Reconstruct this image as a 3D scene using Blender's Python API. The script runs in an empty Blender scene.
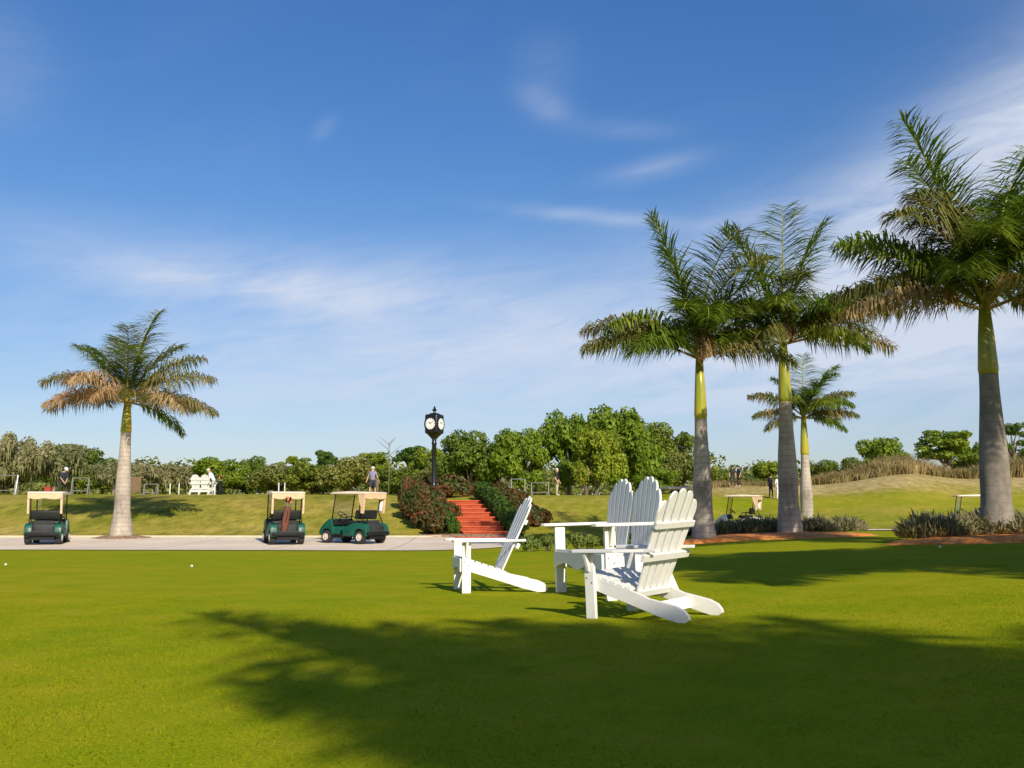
import bpy, bmesh, math, random
from mathutils import Vector, Matrix, Quaternion, noise as mnoise
R = math.radians
sc = bpy.context.scene
COL = sc.collection
random.seed(7)

# ------------------------------------------------------------------ camera model
H = 0.9
F = 1024 * 35 / 36
PITCH = math.atan(128 / F)
CP, SP = math.cos(PITCH), math.sin(PITCH)
def X_at(px, y, z=0.9):
    return (px - 512) * (y * CP + (z - H) * SP) / F
def Z_at(py, y):
    v = (384 - py) / F
    return H + y * (SP + v * CP) / (CP - v * SP)

# ------------------------------------------------------------------ terrain
def ss(a, b, t):
    t = max(0.0, min(1.0, (t - a) / (b - a))); return t * t * (3 - 2 * t)
def table(pts, t):
    if t <= pts[0][0]: return pts[0][1]
    for i in range(len(pts) - 1):
        (a, va), (b, vb) = pts[i], pts[i + 1]
        if t <= b:
            m0 = (vb - (pts[i - 1][1] if i else va)) / (b - (pts[i - 1][0] if i else a - (b - a) * 0 - 1e-9 if False else (pts[i - 1][0] if i else a - 1)))
            nx = pts[i + 2] if i + 2 < len(pts) else (b + 1, vb)
            m1 = (nx[1] - va) / (nx[0] - a)
            h = b - a; s = (t - a) / h
            return ((2*s**3 - 3*s*s + 1) * va + (s**3 - 2*s*s + s) * h * m0 + (-2*s**3 + 3*s*s) * vb + (s**3 - s*s) * h * m1)
    return pts[-1][1]
PL = [(-300, 0), (0, 0), (12, 0), (18, -.05), (24, -.13), (29, -.2), (34, -.16), (37.4, -.04), (39, .1), (41.7, .6), (44, 1.05), (46.5, 1.42), (49, 1.66), (53, 1.8), (65, 1.95), (100, 2.6), (140, 2.8), (3000, 2.8)]
PR = [(-300, 0), (0, 0), (12, 0), (18, -.05), (24, -.1), (29, -.08), (34, .1), (37, .19), (41, .16), (50, 0), (60, .45), (70, 1.4), (80, 2.8), (87, 3.4), (93, 3.3), (110, 2.7), (140, 2.6), (3000, 2.8)]
CREST = [(.17, .95), (.249, .95), (.32, 1.0), (.395, 1.25), (.45, 1.13), (.515, 1.15), (.7, 1.05)]
def g(x, y):
    u = x / max(y, 1.0)
    w = ss(.12, .23, u)
    base = table(PL, y) * (1 - w) + table(PR, y) * (1 + w * (table(CREST, u) - 1) * ss(50, 75, y) * (1 - ss(95, 130, y))) * w
    t = x - 1.15
    sp = .45 * math.log1p(math.exp(min(30, t / .45)))
    ramp = .62 * (1 - math.exp(-.13 * sp)) * (1 - ss(25, 40, y))
    und = .05 * mnoise.noise(Vector((x * .07, y * .07, 3.1))) * ss(13, 26, y) * (1 - .7 * ss(28, 30, y) * (1 - ss(37, 40, y)))
    und += .3 * mnoise.noise(Vector((x * .02, y * .02, 7.7))) * ss(55, 120, y)
    return base + ramp + und
def gn(x, y, e=.25):
    return Vector((-(g(x + e, y) - g(x - e, y)) / (2 * e), -(g(x, y + e) - g(x, y - e)) / (2 * e), 1)).normalized()

# ------------------------------------------------------------------ materials
def new_mat(name):
    m = bpy.data.materials.new(name); m.use_nodes = True
    nt = m.node_tree; b = nt.nodes['Principled BSDF']
    return m, nt, b
def nd(nt, typ, **kw):
    n = nt.nodes.new(typ)
    for k, v in kw.items(): setattr(n, k, v)
    return n
def noise_tex(nt, scale, detail=4, rough=.55, coord=None, stretch=None):
    if coord is None:
        tc = nd(nt, 'ShaderNodeTexCoord'); coord = tc.outputs['Object']
    if stretch:
        mp = nd(nt, 'ShaderNodeMapping'); mp.inputs['Scale'].default_value = stretch
        nt.links.new(coord, mp.inputs['Vector']); coord = mp.outputs['Vector']
    n = nd(nt, 'ShaderNodeTexNoise'); n.inputs['Scale'].default_value = scale
    n.inputs['Detail'].default_value = detail; n.inputs['Roughness'].default_value = rough
    nt.links.new(coord, n.inputs['Vector']); return n
def ramp(nt, fac, stops):
    r = nd(nt, 'ShaderNodeValToRGB'); e = r.color_ramp.elements
    while len(e) < len(stops): e.new(.5)
    for i, (p, c) in enumerate(stops):
        e[i].position = p; e[i].color = (*c, 1) if len(c) == 3 else c
    nt.links.new(fac, r.inputs['Fac']); return r
def mixc(nt, fac, a, b, mode='MIX'):
    m = nd(nt, 'ShaderNodeMix', data_type='RGBA', blend_type=mode)
    for s, v in ((0, fac), (6, a), (7, b)):
        if hasattr(v, 'links') or isinstance(v, bpy.types.NodeSocket): nt.links.new(v, m.inputs[s])
        elif s == 0: m.inputs[0].default_value = v
        else: m.inputs[s].default_value = (*v, 1)
    return m.outputs[2]
def math_n(nt, op, a, b=None, c=None, clamp=False):
    m = nd(nt, 'ShaderNodeMath', operation=op); m.use_clamp = clamp
    for i, v in enumerate((a, b, c)):
        if v is None: continue
        if isinstance(v, bpy.types.NodeSocket): nt.links.new(v, m.inputs[i])
        else: m.inputs[i].default_value = v
    return m.outputs[0]
def bump(nt, b, h, strength=.3, dist=.02):
    bp = nd(nt, 'ShaderNodeBump'); bp.inputs['Strength'].default_value = strength; bp.inputs['Distance'].default_value = dist
    nt.links.new(h, bp.inputs['Height']); nt.links.new(bp.outputs[0], b.inputs['Normal'])
def plain(name, c, rough=.5, var=.12, scale=6, metal=0, bmp=0, spec=.5, c2=None, coord=None):
    m, nt, b = new_mat(name)
    n = noise_tex(nt, scale)
    lo = tuple(v * (1 - var) for v in c); hi = c2 or tuple(min(1, v * (1 + var)) for v in c)
    r = ramp(nt, n.outputs['Fac'], [(.3, lo), (.7, hi)])
    nt.links.new(r.outputs[0], b.inputs['Base Color'])
    b.inputs['Roughness'].default_value = rough; b.inputs['Metallic'].default_value = metal
    b.inputs['Specular IOR Level'].default_value = spec
    if bmp:
        n2 = noise_tex(nt, scale * 8); bump(nt, b, n2.outputs['Fac'], bmp, .01)
    return m
def leaf_mat(name, cols, transl=.35, scale=1.2, rough=.55, spec=.25, per_obj=.25):
    """cols: dark..light leaf colours, chosen by clump-scale noise in object space"""
    m, nt, b = new_mat(name)
    n = noise_tex(nt, scale, 5, .7)
    k = len(cols)
    r = ramp(nt, n.outputs['Fac'], [(.3 + .4 * i / (k - 1), c) for i, c in enumerate(cols)])
    oi = nd(nt, 'ShaderNodeObjectInfo')
    hs = nd(nt, 'ShaderNodeHueSaturation')
    v = math_n(nt, 'MULTIPLY_ADD', oi.outputs['Random'], per_obj, 1 - per_obj / 2)
    hshift = math_n(nt, 'MULTIPLY_ADD', oi.outputs['Random'], -.03, .515)
    nt.links.new(v, hs.inputs['Value']); nt.links.new(hshift, hs.inputs['Hue']); nt.links.new(r.outputs[0], hs.inputs['Color'])
    b.inputs['Roughness'].default_value = rough; b.inputs['Specular IOR Level'].default_value = spec
    nt.links.new(hs.outputs[0], b.inputs['Base Color'])
    t = nd(nt, 'ShaderNodeBsdfTranslucent')
    tcol = mixc(nt, 1.0, hs.outputs[0], (1.0, 1.05, .55), 'MULTIPLY'); nt.links.new(tcol, t.inputs['Color'])
    mx = nd(nt, 'ShaderNodeMixShader'); mx.inputs[0].default_value = transl
    nt.links.new(b.outputs[0], mx.inputs[1]); nt.links.new(t.outputs[0], mx.inputs[2])
    nt.links.new(mx.outputs[0], nt.nodes['Material Output'].inputs['Surface'])
    return m

M = {}
def lawn_colour(nt):
    geo = nd(nt, 'ShaderNodeNewGeometry'); p = geo.outputs['Position']
    big = noise_tex(nt, .22, 4, .6, p); mid = noise_tex(nt, 1.4, 6, .7, p); fine = noise_tex(nt, 55, 3, .6, p)
    c = ramp(nt, big.outputs['Fac'], [(.32, (.19, .275, .004)), (.5, (.255, .295, .005)), (.68, (.37, .315, .008))]).outputs[0]
    c2 = ramp(nt, mid.outputs['Fac'], [(.32, (.16, .225, .003)), (.5, (.245, .27, .005)), (.7, (.35, .3, .018))]).outputs[0]
    c = mixc(nt, .55, c, c2)
    f = ramp(nt, fine.outputs['Fac'], [(.3, (.82, .82, .82)), (.7, (1.16, 1.16, 1.16))]).outputs[0]
    fl = noise_tex(nt, 7, 6, .75, p); fm = ramp(nt, fl.outputs['Fac'], [(.64, (0, 0, 0)), (.74, (1, 1, 1))]).outputs[0]
    c = mixc(nt, math_n(nt, 'MULTIPLY', fm, .55), c, (.42, .33, .09))
    return mixc(nt, 1.0, c, f, 'MULTIPLY'), p, fine
def make_ground_mat():
    m, nt, b = new_mat('turf')
    c, p, fine = lawn_colour(nt)
    # rough grass of the bank and the golf hills: dormant tan mixed with green
    n1 = noise_tex(nt, .22, 5, .6, p); n2 = noise_tex(nt, 2.5, 5, .65, p, (1, .35, 1)); n3 = noise_tex(nt, 14, 3, .7, p)
    a = ramp(nt, n1.outputs['Fac'], [(.3, (.2, .22, .022)), (.5, (.32, .285, .05)), (.72, (.42, .33, .09))]).outputs[0]
    d = ramp(nt, n2.outputs['Fac'], [(.3, (.55, .6, .5)), (.7, (1.3, 1.22, 1.15))]).outputs[0]
    e = ramp(nt, n3.outputs['Fac'], [(.3, (.7, .7, .7)), (.7, (1.22, 1.22, 1.22))]).outputs[0]
    rough = mixc(nt, 1, mixc(nt, 1, a, d, 'MULTIPLY'), e, 'MULTIPLY')
    dune = mixc(nt, 1, ramp(nt, n1.outputs['Fac'], [(.3, (.36, .29, .11)), (.7, (.52, .41, .2))]).outputs[0], d, 'MULTIPLY')
    at = nd(nt, 'ShaderNodeAttribute', attribute_name='rough_zone'); at2 = nd(nt, 'ShaderNodeAttribute', attribute_name='dune_zone')
    def edge(at):
        j = math_n(nt, 'MULTIPLY_ADD', n2.outputs['Fac'], .5, -.25)
        return math_n(nt, 'MULTIPLY_ADD', math_n(nt, 'ADD', at.outputs['Fac'], j), 1.6, -.3, clamp=True)
    col = mixc(nt, edge(at2), mixc(nt, edge(at), c, rough), dune)
    nt.links.new(col, b.inputs['Base Color'])
    b.inputs['Roughness'].default_value = .9; b.inputs['Specular IOR Level'].default_value = .02
    bump(nt, b, fine.outputs['Fac'], .7, .012)
    return m
M['turf'] = make_ground_mat()
def make_blade_mat():
    m, nt, b = new_mat('grass_blade'); c, p, f = lawn_colour(nt)
    oi = nd(nt, 'ShaderNodeObjectInfo')
    c = mixc(nt, 1, c, (1.35, 1.35, 1.35), 'MULTIPLY')
    nt.links.new(c, b.inputs['Base Color']); b.inputs['Roughness'].default_value = .8; b.inputs['Specular IOR Level'].default_value = .03
    geo = nd(nt, 'ShaderNodeNewGeometry'); nv = nd(nt, 'ShaderNodeVectorMath', operation='MULTIPLY_ADD'); nt.links.new(geo.outputs['Normal'], nv.inputs[0]); nv.inputs[1].default_value = (.35, .35, .35); nv.inputs[2].default_value = (0, 0, 1)
    nn = nd(nt, 'ShaderNodeVectorMath', operation='NORMALIZE'); nt.links.new(nv.outputs[0], nn.inputs[0]); nt.links.new(nn.outputs[0], b.inputs['Normal'])
    t = nd(nt, 'ShaderNodeBsdfTranslucent'); nt.links.new(c, t.inputs['Color'])
    mx = nd(nt, 'ShaderNodeMixShader'); mx.inputs[0].default_value = .15
    nt.links.new(b.outputs[0], mx.inputs[1]); nt.links.new(t.outputs[0], mx.inputs[2]); nt.links.new(mx.outputs[0], nt.nodes['Material Output'].inputs['Surface'])
    return m
M['blade'] = make_blade_mat()
def make_white_paint():
    m, nt, b = new_mat('white_paint')
    n = noise_tex(nt, 5, 6, .65); n2 = noise_tex(nt, 30, 4, .7, None, (1, 1, 6))
    c = ramp(nt, n.outputs['Fac'], [(.25, (.6, .57, .5)), (.42, (.72, .71, .66)), (.8, (.77, .76, .73))]).outputs[0]
    d = ramp(nt, n2.outputs['Fac'], [(.22, (.8, .78, .7)), (.36, (1, 1, 1))]).outputs[0]
    nt.links.new(mixc(nt, .6, c, mixc(nt, 1, c, d, 'MULTIPLY')), b.inputs['Base Color'])
    b.inputs['Roughness'].default_value = .45
    bump(nt, b, n2.outputs['Fac'], .15, .004)
    return m
M['white'] = make_white_paint()
def make_concrete():
    m, nt, b = new_mat('path_concrete')
    geo = nd(nt, 'ShaderNodeNewGeometry'); p = geo.outputs['Position']
    n = noise_tex(nt, .35, 5, .6, p); n2 = noise_tex(nt, 9, 5, .7, p)
    c = ramp(nt, n.outputs['Fac'], [(.3, (.64, .53, .39)), (.7, (.82, .69, .53))]).outputs[0]
    d = ramp(nt, n2.outputs['Fac'], [(.3, (.82, .82, .82)), (.7, (1.1, 1.1, 1.1))]).outputs[0]
    # expansion joints
    sx = nd(nt, 'ShaderNodeSeparateXYZ'); nt.links.new(p, sx.inputs[0])
    fr = math_n(nt, 'FRACT', math_n(nt, 'MULTIPLY', sx.outputs[0], .28)); j = math_n(nt, 'LESS_THAN', fr, .008)
    nt.links.new(mixc(nt, j, mixc(nt, 1, c, d, 'MULTIPLY'), (.12, .1, .08)), b.inputs['Base Color'])
    b.inputs['Roughness'].default_value = .85; bump(nt, b, n2.outputs['Fac'], .2, .01)
    return m
M['concrete'] = make_concrete()
M['kerb'] = plain('kerb_concrete', (.6, .5, .34), .85, .15, 3, bmp=.2)
def make_mulch(name, c0, c1, c2):
    m, nt, b = new_mat(name)
    geo = nd(nt, 'ShaderNodeNewGeometry'); v = nd(nt, 'ShaderNodeTexVoronoi'); v.inputs['Scale'].default_value = 11
    mp = nd(nt, 'ShaderNodeMapping'); mp.inputs['Scale'].default_value = (1, 2.2, 1); nt.links.new(geo.outputs['Position'], mp.inputs['Vector']); nt.links.new(mp.outputs[0], v.inputs['Vector'])
    sx = nd(nt, 'ShaderNodeSeparateColor'); nt.links.new(v.outputs['Color'], sx.inputs[0])
    nt.links.new(ramp(nt, sx.outputs[0], [(.0, c0), (.5, c1), (1, c2)]).outputs[0], b.inputs['Base Color'])
    b.inputs['Roughness'].default_value = .9; bump(nt, b, v.outputs['Distance'], .5, .03)
    return m
M['mulch'] = make_mulch('orange_mulch', (.48, .11, .012), (.72, .22, .03), (.78, .38, .1))
M['mulch_brown'] = make_mulch('brown_mulch', (.12, .07, .04), (.27, .16, .09), (.42, .3, .18))
def make_brick():
    m, nt, b = new_mat('red_brick')
    geo = nd(nt, 'ShaderNodeNewGeometry')
    br = nd(nt, 'ShaderNodeTexBrick'); br.inputs['Scale'].default_value = 3.0
    mp = nd(nt, 'ShaderNodeMapping'); mp.inputs['Rotation'].default_value = (R(90), 0, 0); nt.links.new(geo.outputs['Position'], mp.inputs['Vector']); nt.links.new(mp.outputs[0], br.inputs['Vector'])
    br.inputs['Color1'].default_value = (.44, .062, .016, 1); br.inputs['Color2'].default_value = (.33, .045, .014, 1); br.inputs['Mortar'].default_value = (.3, .1, .05, 1)
    n = noise_tex(nt, 2.5, 5, .6, geo.outputs['Position'])
    d = ramp(nt, n.outputs['Fac'], [(.3, (.8, .75, .7)), (.7, (1.15, 1.1, 1.1))]).outputs[0]
    nt.links.new(mixc(nt, 1, br.outputs[0], d, 'MULTIPLY'), b.inputs['Base Color']); b.inputs['Roughness'].default_value = .85
    return m
M['brick'] = make_brick()
M['brick_nose'] = plain('brick_nosing', (.52, .1, .03), .8, .15, 4, bmp=.2)
def make_trunk(name='palm_bark', k=1.0, lich_lo=.56):
    m, nt, b = new_mat(name)
    tc = nd(nt, 'ShaderNodeTexCoord'); o = tc.outputs['Object']
    sx = nd(nt, 'ShaderNodeSeparateXYZ'); nt.links.new(o, sx.inputs[0])
    n = noise_tex(nt, 1.6, 5, .65, o, (1, 1, .6)); n2 = noise_tex(nt, 9, 5, .7, o, (1, 1, .35))
    zz = math_n(nt, 'ADD', sx.outputs[2], math_n(nt, 'MULTIPLY', n.outputs['Fac'], .06))
    fr = math_n(nt, 'FRACT', math_n(nt, 'MULTIPLY', zz, 6.2))
    ring = math_n(nt, 'LESS_THAN', fr, .13)
    c = ramp(nt, n.outputs['Fac'], [(.28, (.17 * k, .155 * k, .125 * k)), (.45, (.36 * k, .315 * k, .255 * k)), (.75, (.53 * k, .46 * k, .375 * k))]).outputs[0]
    d = ramp(nt, n2.outputs['Fac'], [(.3, (.78, .78, .76)), (.65, (1.1, 1.1, 1.1))]).outputs[0]
    oi = nd(nt, 'ShaderNodeObjectInfo')
    c = mixc(nt, 1, c, d, 'MULTIPLY')
    lich = noise_tex(nt, 1.1, 6, .7, o, (1, 1, .8)); lm = ramp(nt, lich.outputs['Fac'], [(lich_lo, (0, 0, 0)), (lich_lo + .1, (1, 1, 1))]).outputs[0]
    c = mixc(nt, math_n(nt, 'MULTIPLY', lm, .6), c, (.14, .15, .1))
    c = mixc(nt, math_n(nt, 'MULTIPLY', ring, .5), c, (.17, .13, .1))
    nt.links.new(c, b.inputs['Base Color']); b.inputs['Roughness'].default_value = .85
    bump(nt, b, math_n(nt, 'ADD', n2.outputs['Fac'], math_n(nt, 'MULTIPLY', ring, -1.2)), .3, .015)
    return m
M['palm_bark'] = make_trunk()
M['palm_bark_dark'] = make_trunk('dark_palm_bark', .62, .48)  # same bark in darker tones, with wider lichen blotches
def make_shaft():
    m, nt, b = new_mat('crownshaft')
    n = noise_tex(nt, 1.3, 2, .5, None, (3, 3, .5))
    c = ramp(nt, n.outputs['Fac'], [(.28, (.12, .2, .015)), (.5, (.34, .32, .02)), (.75, (.55, .32, .035))]).outputs[0]
    nt.links.new(c, b.inputs['Base Color']); b.inputs['Roughness'].default_value = .35
    return m
M['shaft'] = make_shaft()
M['frond'] = leaf_mat('palm_leaflet', [(.07, .125, .012), (.165, .235, .024), (.32, .37, .06)], .4, 1.5, .5, .2)
M['frond_yellow'] = leaf_mat('palm_leaflet_yellow', [(.09, .14, .02), (.22, .24, .03), (.32, .28, .06)], .35, 1.5, .45, .3)
M['frond_mixed'] = leaf_mat('palm_leaflet_fading', [(.07, .12, .018), (.17, .17, .04), (.36, .26, .11)], .35, 1.1, .5, .3)
M['frond_dry'] = leaf_mat('palm_leaflet_dry', [(.2, .15, .06), (.38, .26, .12), (.5, .36, .2)], .25, 1.3, .6, .2)
M['rachis'] = plain('palm_rachis', (.22, .24, .04), .5, .2, 3)
M['rachis_dry'] = plain('palm_rachis_dry', (.36, .24, .1), .6, .2, 3)
M['oak'] = leaf_mat('oak_leaves', [(.055, .09, .012), (.145, .205, .024), (.26, .31, .04)], .4, .9)
M['bright'] = leaf_mat('bright_leaves', [(.07, .12, .012), (.2, .28, .02), (.36, .42, .04)], .42, .8)
M['moss'] = leaf_mat('mossy_oak_leaves', [(.12, .13, .05), (.25, .25, .11), (.4, .37, .21)], .35, .8)
M['pine'] = leaf_mat('pine_needles', [(.045, .085, .014), (.09, .16, .022), (.18, .26, .045)], .35, .9)
M['scrub'] = leaf_mat('scrub_leaves', [(.08, .1, .02), (.17, .2, .04), (.29, .29, .08)], .35, 1)
M['bark'] = plain('tree_bark', (.16, .125, .095), .9, .35, 4, bmp=.4)
M['bark_pale'] = plain('pale_bark', (.36, .32, .27), .9, .35, 4, bmp=.4)
M['croton'] = leaf_mat('croton_leaves', [(.03, .06, .014), (.06, .085, .018), (.13, .06, .02), (.4, .05, .03)], .25, 2.3)
M['hedge'] = leaf_mat('hedge_leaves', [(.02, .05, .006), (.05, .11, .01), (.11, .19, .02)], .25, 3)
M['spiky'] = leaf_mat('spiky_leaves', [(.13, .125, .06), (.27, .25, .13), (.46, .38, .24)], .25, 3)
M['cover'] = leaf_mat('groundcover_leaves', [(.08, .12, .02), (.18, .23, .04), (.32, .36, .09)], .3, 3)
M['pampas'] = leaf_mat('dune_grass_blades', [(.12, .1, .035), (.36, .27, .12), (.6, .45, .25)], .35, .25)
M['cart_green'] = plain('green_body_paint', (.007, .085, .055), .42, .08, 2, spec=.45)
M['cart_white'] = plain('white_body_paint', (.62, .62, .6), .25, .06, 2, spec=.6)
M['black'] = plain('black_plastic', (.01, .0105, .011), .6, .25, 8, spec=.2)
M['vinyl'] = plain('black_vinyl', (.014, .017, .016), .5, .25, 8, spec=.25)
M['dgrey'] = plain('dark_grey_plastic', (.035, .037, .038), .65, .2, 8, bmp=.1, spec=.25)
M['tyre'] = plain('tyre_rubber', (.02, .02, .02), .85, .2, 10)
M['rim'] = plain('cream_rim', (.55, .5, .42), .45, .12, 5)
M['roof_tan'] = plain('tan_roof', (.72, .6, .47), .45, .06, 2)
M['canvas'] = plain('tan_canvas', (.58, .42, .25), .8, .12, 6, bmp=.2)
M['towel'] = plain('white_towel', (.75, .74, .7), .9, .06, 8, bmp=.3)
M['metal'] = plain('brushed_metal', (.5, .5, .5), .35, .1, 8, metal=.9)
M['clock_black'] = plain('clock_black_iron', (.008, .011, .01), .35, .2, 6)
M['clock_face'] = plain('clock_face_white', (.8, .79, .74), .35, .03, 6)
M['brown_leather'] = plain('brown_bag_fabric', (.15, .05, .028), .6, .2, 8)
M['orange'] = plain('orange_cover', (.6, .16, .06), .7, .15, 10)
M['red'] = plain('red_panel', (.36, .05, .025), .7, .2, 6)
M['tail'] = plain('tail_light_lens', (.12, .012, .01), .4, .1, 8)
M['wood_brown'] = plain('brown_board_wood', (.16, .1, .05), .8, .25, 6)
M['grey_steel'] = plain('grey_rack_steel', (.16, .16, .16), .5, .15, 8)
def make_glass():
    m, nt, b = new_mat('clear_windshield')
    g_ = nd(nt, 'ShaderNodeBsdfGlossy'); g_.inputs['Roughness'].default_value = .05
    t = nd(nt, 'ShaderNodeBsdfTransparent'); t.inputs['Color'].default_value = (.86, .88, .86, 1)
    n = noise_tex(nt, 3); mx = nd(nt, 'ShaderNodeMixShader')
    f = math_n(nt, 'MULTIPLY_ADD', n.outputs['Fac'], .06, .05)
    nt.links.new(f, mx.inputs[0]); nt.links.new(t.outputs[0], mx.inputs[1]); nt.links.new(g_.outputs[0], mx.inputs[2])
    nt.links.new(mx.outputs[0], nt.nodes['Material Output'].inputs['Surface']); return m
M['glass'] = make_glass()
def cloth(name, c): M[name] = plain(name, c, .85, .12, 9); return M[name]
M['skin'] = plain('skin', (.5, .29, .2), .55, .08, 9)
M['hair_grey'] = plain('grey_hair', (.5, .49, .47), .7, .12, 30)
M['shoe'] = plain('white_shoe', (.6, .58, .55), .6, .1, 8)

# ------------------------------------------------------------------ mesh helpers
class MB:
    def __init__(s): s.V = []; s.F = []; s.I = []; s.m = Matrix()
    def add(s, vs, fs, mi=0):
        o = len(s.V); s.V += [tuple(s.m @ Vector(v)) for v in vs]
        s.F += [tuple(i + o for i in f) for f in fs]; s.I += [mi] * len(fs); return s
    def raw(s, vs, fs, mi=0):
        o = len(s.V); s.V += vs; s.F += [tuple(i + o for i in f) for f in fs]; s.I += [mi] * len(fs)
    def box(s, c, d, rot=None, mi=0):
        x, y, z = (v / 2 for v in d)
        vs = [Vector(p) for p in ((-x,-y,-z),(x,-y,-z),(x,y,-z),(-x,y,-z),(-x,-y,z),(x,-y,z),(x,y,z),(-x,y,z))]
        if rot is not None: vs = [rot @ v for v in vs]
        c = Vector(c); return s.add([v + c for v in vs], [(0,3,2,1),(4,5,6,7),(0,1,5,4),(1,2,6,5),(2,3,7,6),(3,0,4,7)], mi)
    def prism(s, poly, a, b, axes='xz', mi=0):
        """poly in the plane 'axes', extruded along the remaining axis from a to b"""
        n = len(poly); k = [i for i in 'xyz' if i not in axes][0]
        def P(p, w):
            d = {axes[0]: p[0], axes[1]: p[1], k: w}; return (d['x'], d['y'], d['z'])
        vs = [P(p, a) for p in poly] + [P(p, b) for p in poly]
        fs = [tuple(range(n))[::-1], tuple(range(n, 2 * n))] + [(i, (i + 1) % n, n + (i + 1) % n, n + i) for i in range(n)]
        return s.add(vs, fs, mi)
    def tube(s, pts, rad, n=8, mi=0, cap=True):
        pts = [Vector(p) for p in pts]
        if not hasattr(rad, '__len__'): rad = [rad] * len(pts)
        vs = []; fs = []; up = Vector((0, 0, 1)); prev = None
        for i, p in enumerate(pts):
            t = (pts[min(i + 1, len(pts) - 1)] - pts[max(i - 1, 0)]).normalized()
            if prev is None:
                a = t.cross(up); a = a.normalized() if a.length > 1e-3 else Vector((1, 0, 0))
            else:
                a = prev - t * prev.dot(t); a.normalize()
            prev = a; b = t.cross(a)
            for j in range(n):
                q = 2 * math.pi * j / n; vs.append(p + (a * math.cos(q) + b * math.sin(q)) * rad[i])
        for i in range(len(pts) - 1):
            for j in range(n):
                fs.append((i*n + j, i*n + (j+1) % n, (i+1)*n + (j+1) % n, (i+1)*n + j))
        if cap: fs += [tuple(range(n))[::-1], tuple(range((len(pts)-1)*n, len(pts)*n))]
        return s.add(vs, fs, mi)
    def lathe(s, prof, n=24, c=(0, 0, 0), axis='z', mi=0, a0=0):
        vs = []; fs = []; k = len(prof)
        for (r, z) in prof:
            for j in range(n):
                q = 2 * math.pi * j / n + a0; x, y = r * math.cos(q), r * math.sin(q)
                v = (x, y, z) if axis == 'z' else ((z, x, y) if axis == 'x' else (x, z, y))
                vs.append((v[0] + c[0], v[1] + c[1], v[2] + c[2]))
        for i in range(k - 1):
            for j in range(n): fs.append((i*n + j, i*n + (j+1) % n, (i+1)*n + (j+1) % n, (i+1)*n + j))
        fs += [tuple(range(n))[::-1], tuple(range((k-1)*n, k*n))]
        return s.add(vs, fs, mi)
    def mesh(s, name, mats, bevel=0, smooth=False, seg=2, fix=True):
        me = bpy.data.meshes.new(name); me.from_pydata(s.V, [], s.F); me.update()
        for m in (mats if isinstance(mats, (list, tuple)) else [mats]): me.materials.append(m)
        if len(me.materials) > 1: me.polygons.foreach_set('material_index', s.I)
        if bevel or fix:
            bm = bmesh.new(); bm.from_mesh(me)
            if fix: bmesh.ops.recalc_face_normals(bm, faces=bm.faces)
            if bevel:
                es = [e for e in bm.edges if len(e.link_faces) == 2 and e.calc_face_angle(0) > .6]
                bmesh.ops.bevel(bm, geom=es, offset=bevel, segments=seg, profile=.5, affect='EDGES', clamp_overlap=True)
            bm.to_mesh(me); bm.free()
        if smooth:
            me.polygons.foreach_set('use_smooth', [True] * len(me.polygons))
            if smooth != 'all': me.set_sharp_from_angle(angle=R(38))
        return me
    def build(s, name, mats, parent=None, bevel=0, smooth=False, **k):
        o = bpy.data.objects.new(name, s.mesh(name, mats, bevel, smooth, **k)); COL.objects.link(o)
        if parent: o.parent = parent
        return o
def tag(o, label, cat, group=None):
    o['label'] = label; o['category'] = cat
    if group: o['group'] = group
    return o
def thing(name, label, cat, loc=(0, 0, 0), rz=0, group=None):
    o = bpy.data.objects.new(name, None); COL.objects.link(o); o.empty_display_size = .3
    o.location = loc; o.rotation_euler = (0, 0, rz)
    return tag(o, label, cat, group)
def struct(o, kind='structure'): o['kind'] = kind; return o
def dup(o, parent=None, mats=None):
    c = o.copy(); COL.objects.link(c); c.parent = parent
    for ch in list(o.children): dup(ch, c)
    return c
def mesh_obj(name, me, parent=None):
    o = bpy.data.objects.new(name, me); COL.objects.link(o)
    if parent: o.parent = parent
    return o

# ------------------------------------------------------------------ ground
def span(a, b, st): 
    n = max(1, round((b - a) / st)); return [a + (b - a) * i / n for i in range(n)]
def grow(a, st, f, end):
    r = []; v = a
    while v < end: r.append(v); v += st; st *= f
    return r + [end]
xp = span(0, 34, .5) + grow(34, .7, 1.18, 1500)
xs = [-v for v in xp[:0:-1]] + xp
ys = span(-120, -10, 8) + span(-10, 4, 1) + span(4, 56, .45) + span(56, 130, 1.4) + grow(130, 2, 1.25, 2500)
V = [(x, y, g(x, y)) for y in ys for x in xs]
nx = len(xs)
Fc = [(j*nx + i, j*nx + i + 1, (j+1)*nx + i + 1, (j+1)*nx + i) for j in range(len(ys) - 1) for i in range(nx - 1)]
me = bpy.data.meshes.new('ground'); me.from_pydata(V, [], Fc); me.materials.append(M['turf'])
me.polygons.foreach_set('use_smooth', [True] * len(Fc))
rz_, dz_ = [], []
for (x, y, z) in V:
    u = x / max(1, y); w = ss(.14, .24, u)
    rl = ss(37, 38.5, y) * (1 - .55 * ss(49, 55, y)) * (1 - .35 * ss(-.3, -.06, u))
    rr = (.72 + .45 * mnoise.noise(Vector((x * .05, y * .13, 4)))) * ss(38, 41, y) * (1 - .5 * ss(58, 66, y) * (1 - ss(70, 76, y)))
    rz_.append(rl * (1 - w) + rr * w)
    dz_.append(w * ss(72, 82, y + 3 * mnoise.noise(Vector((x * .1, y * .1, 0)))) * (1 - .4 * ss(.5, .55, u)))
for nme, val in (('rough_zone', rz_), ('dune_zone', dz_)):
    a = me.attributes.new(nme, 'FLOAT', 'POINT'); a.data.foreach_set('value', val)
struct(mesh_obj('ground', me))

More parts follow.
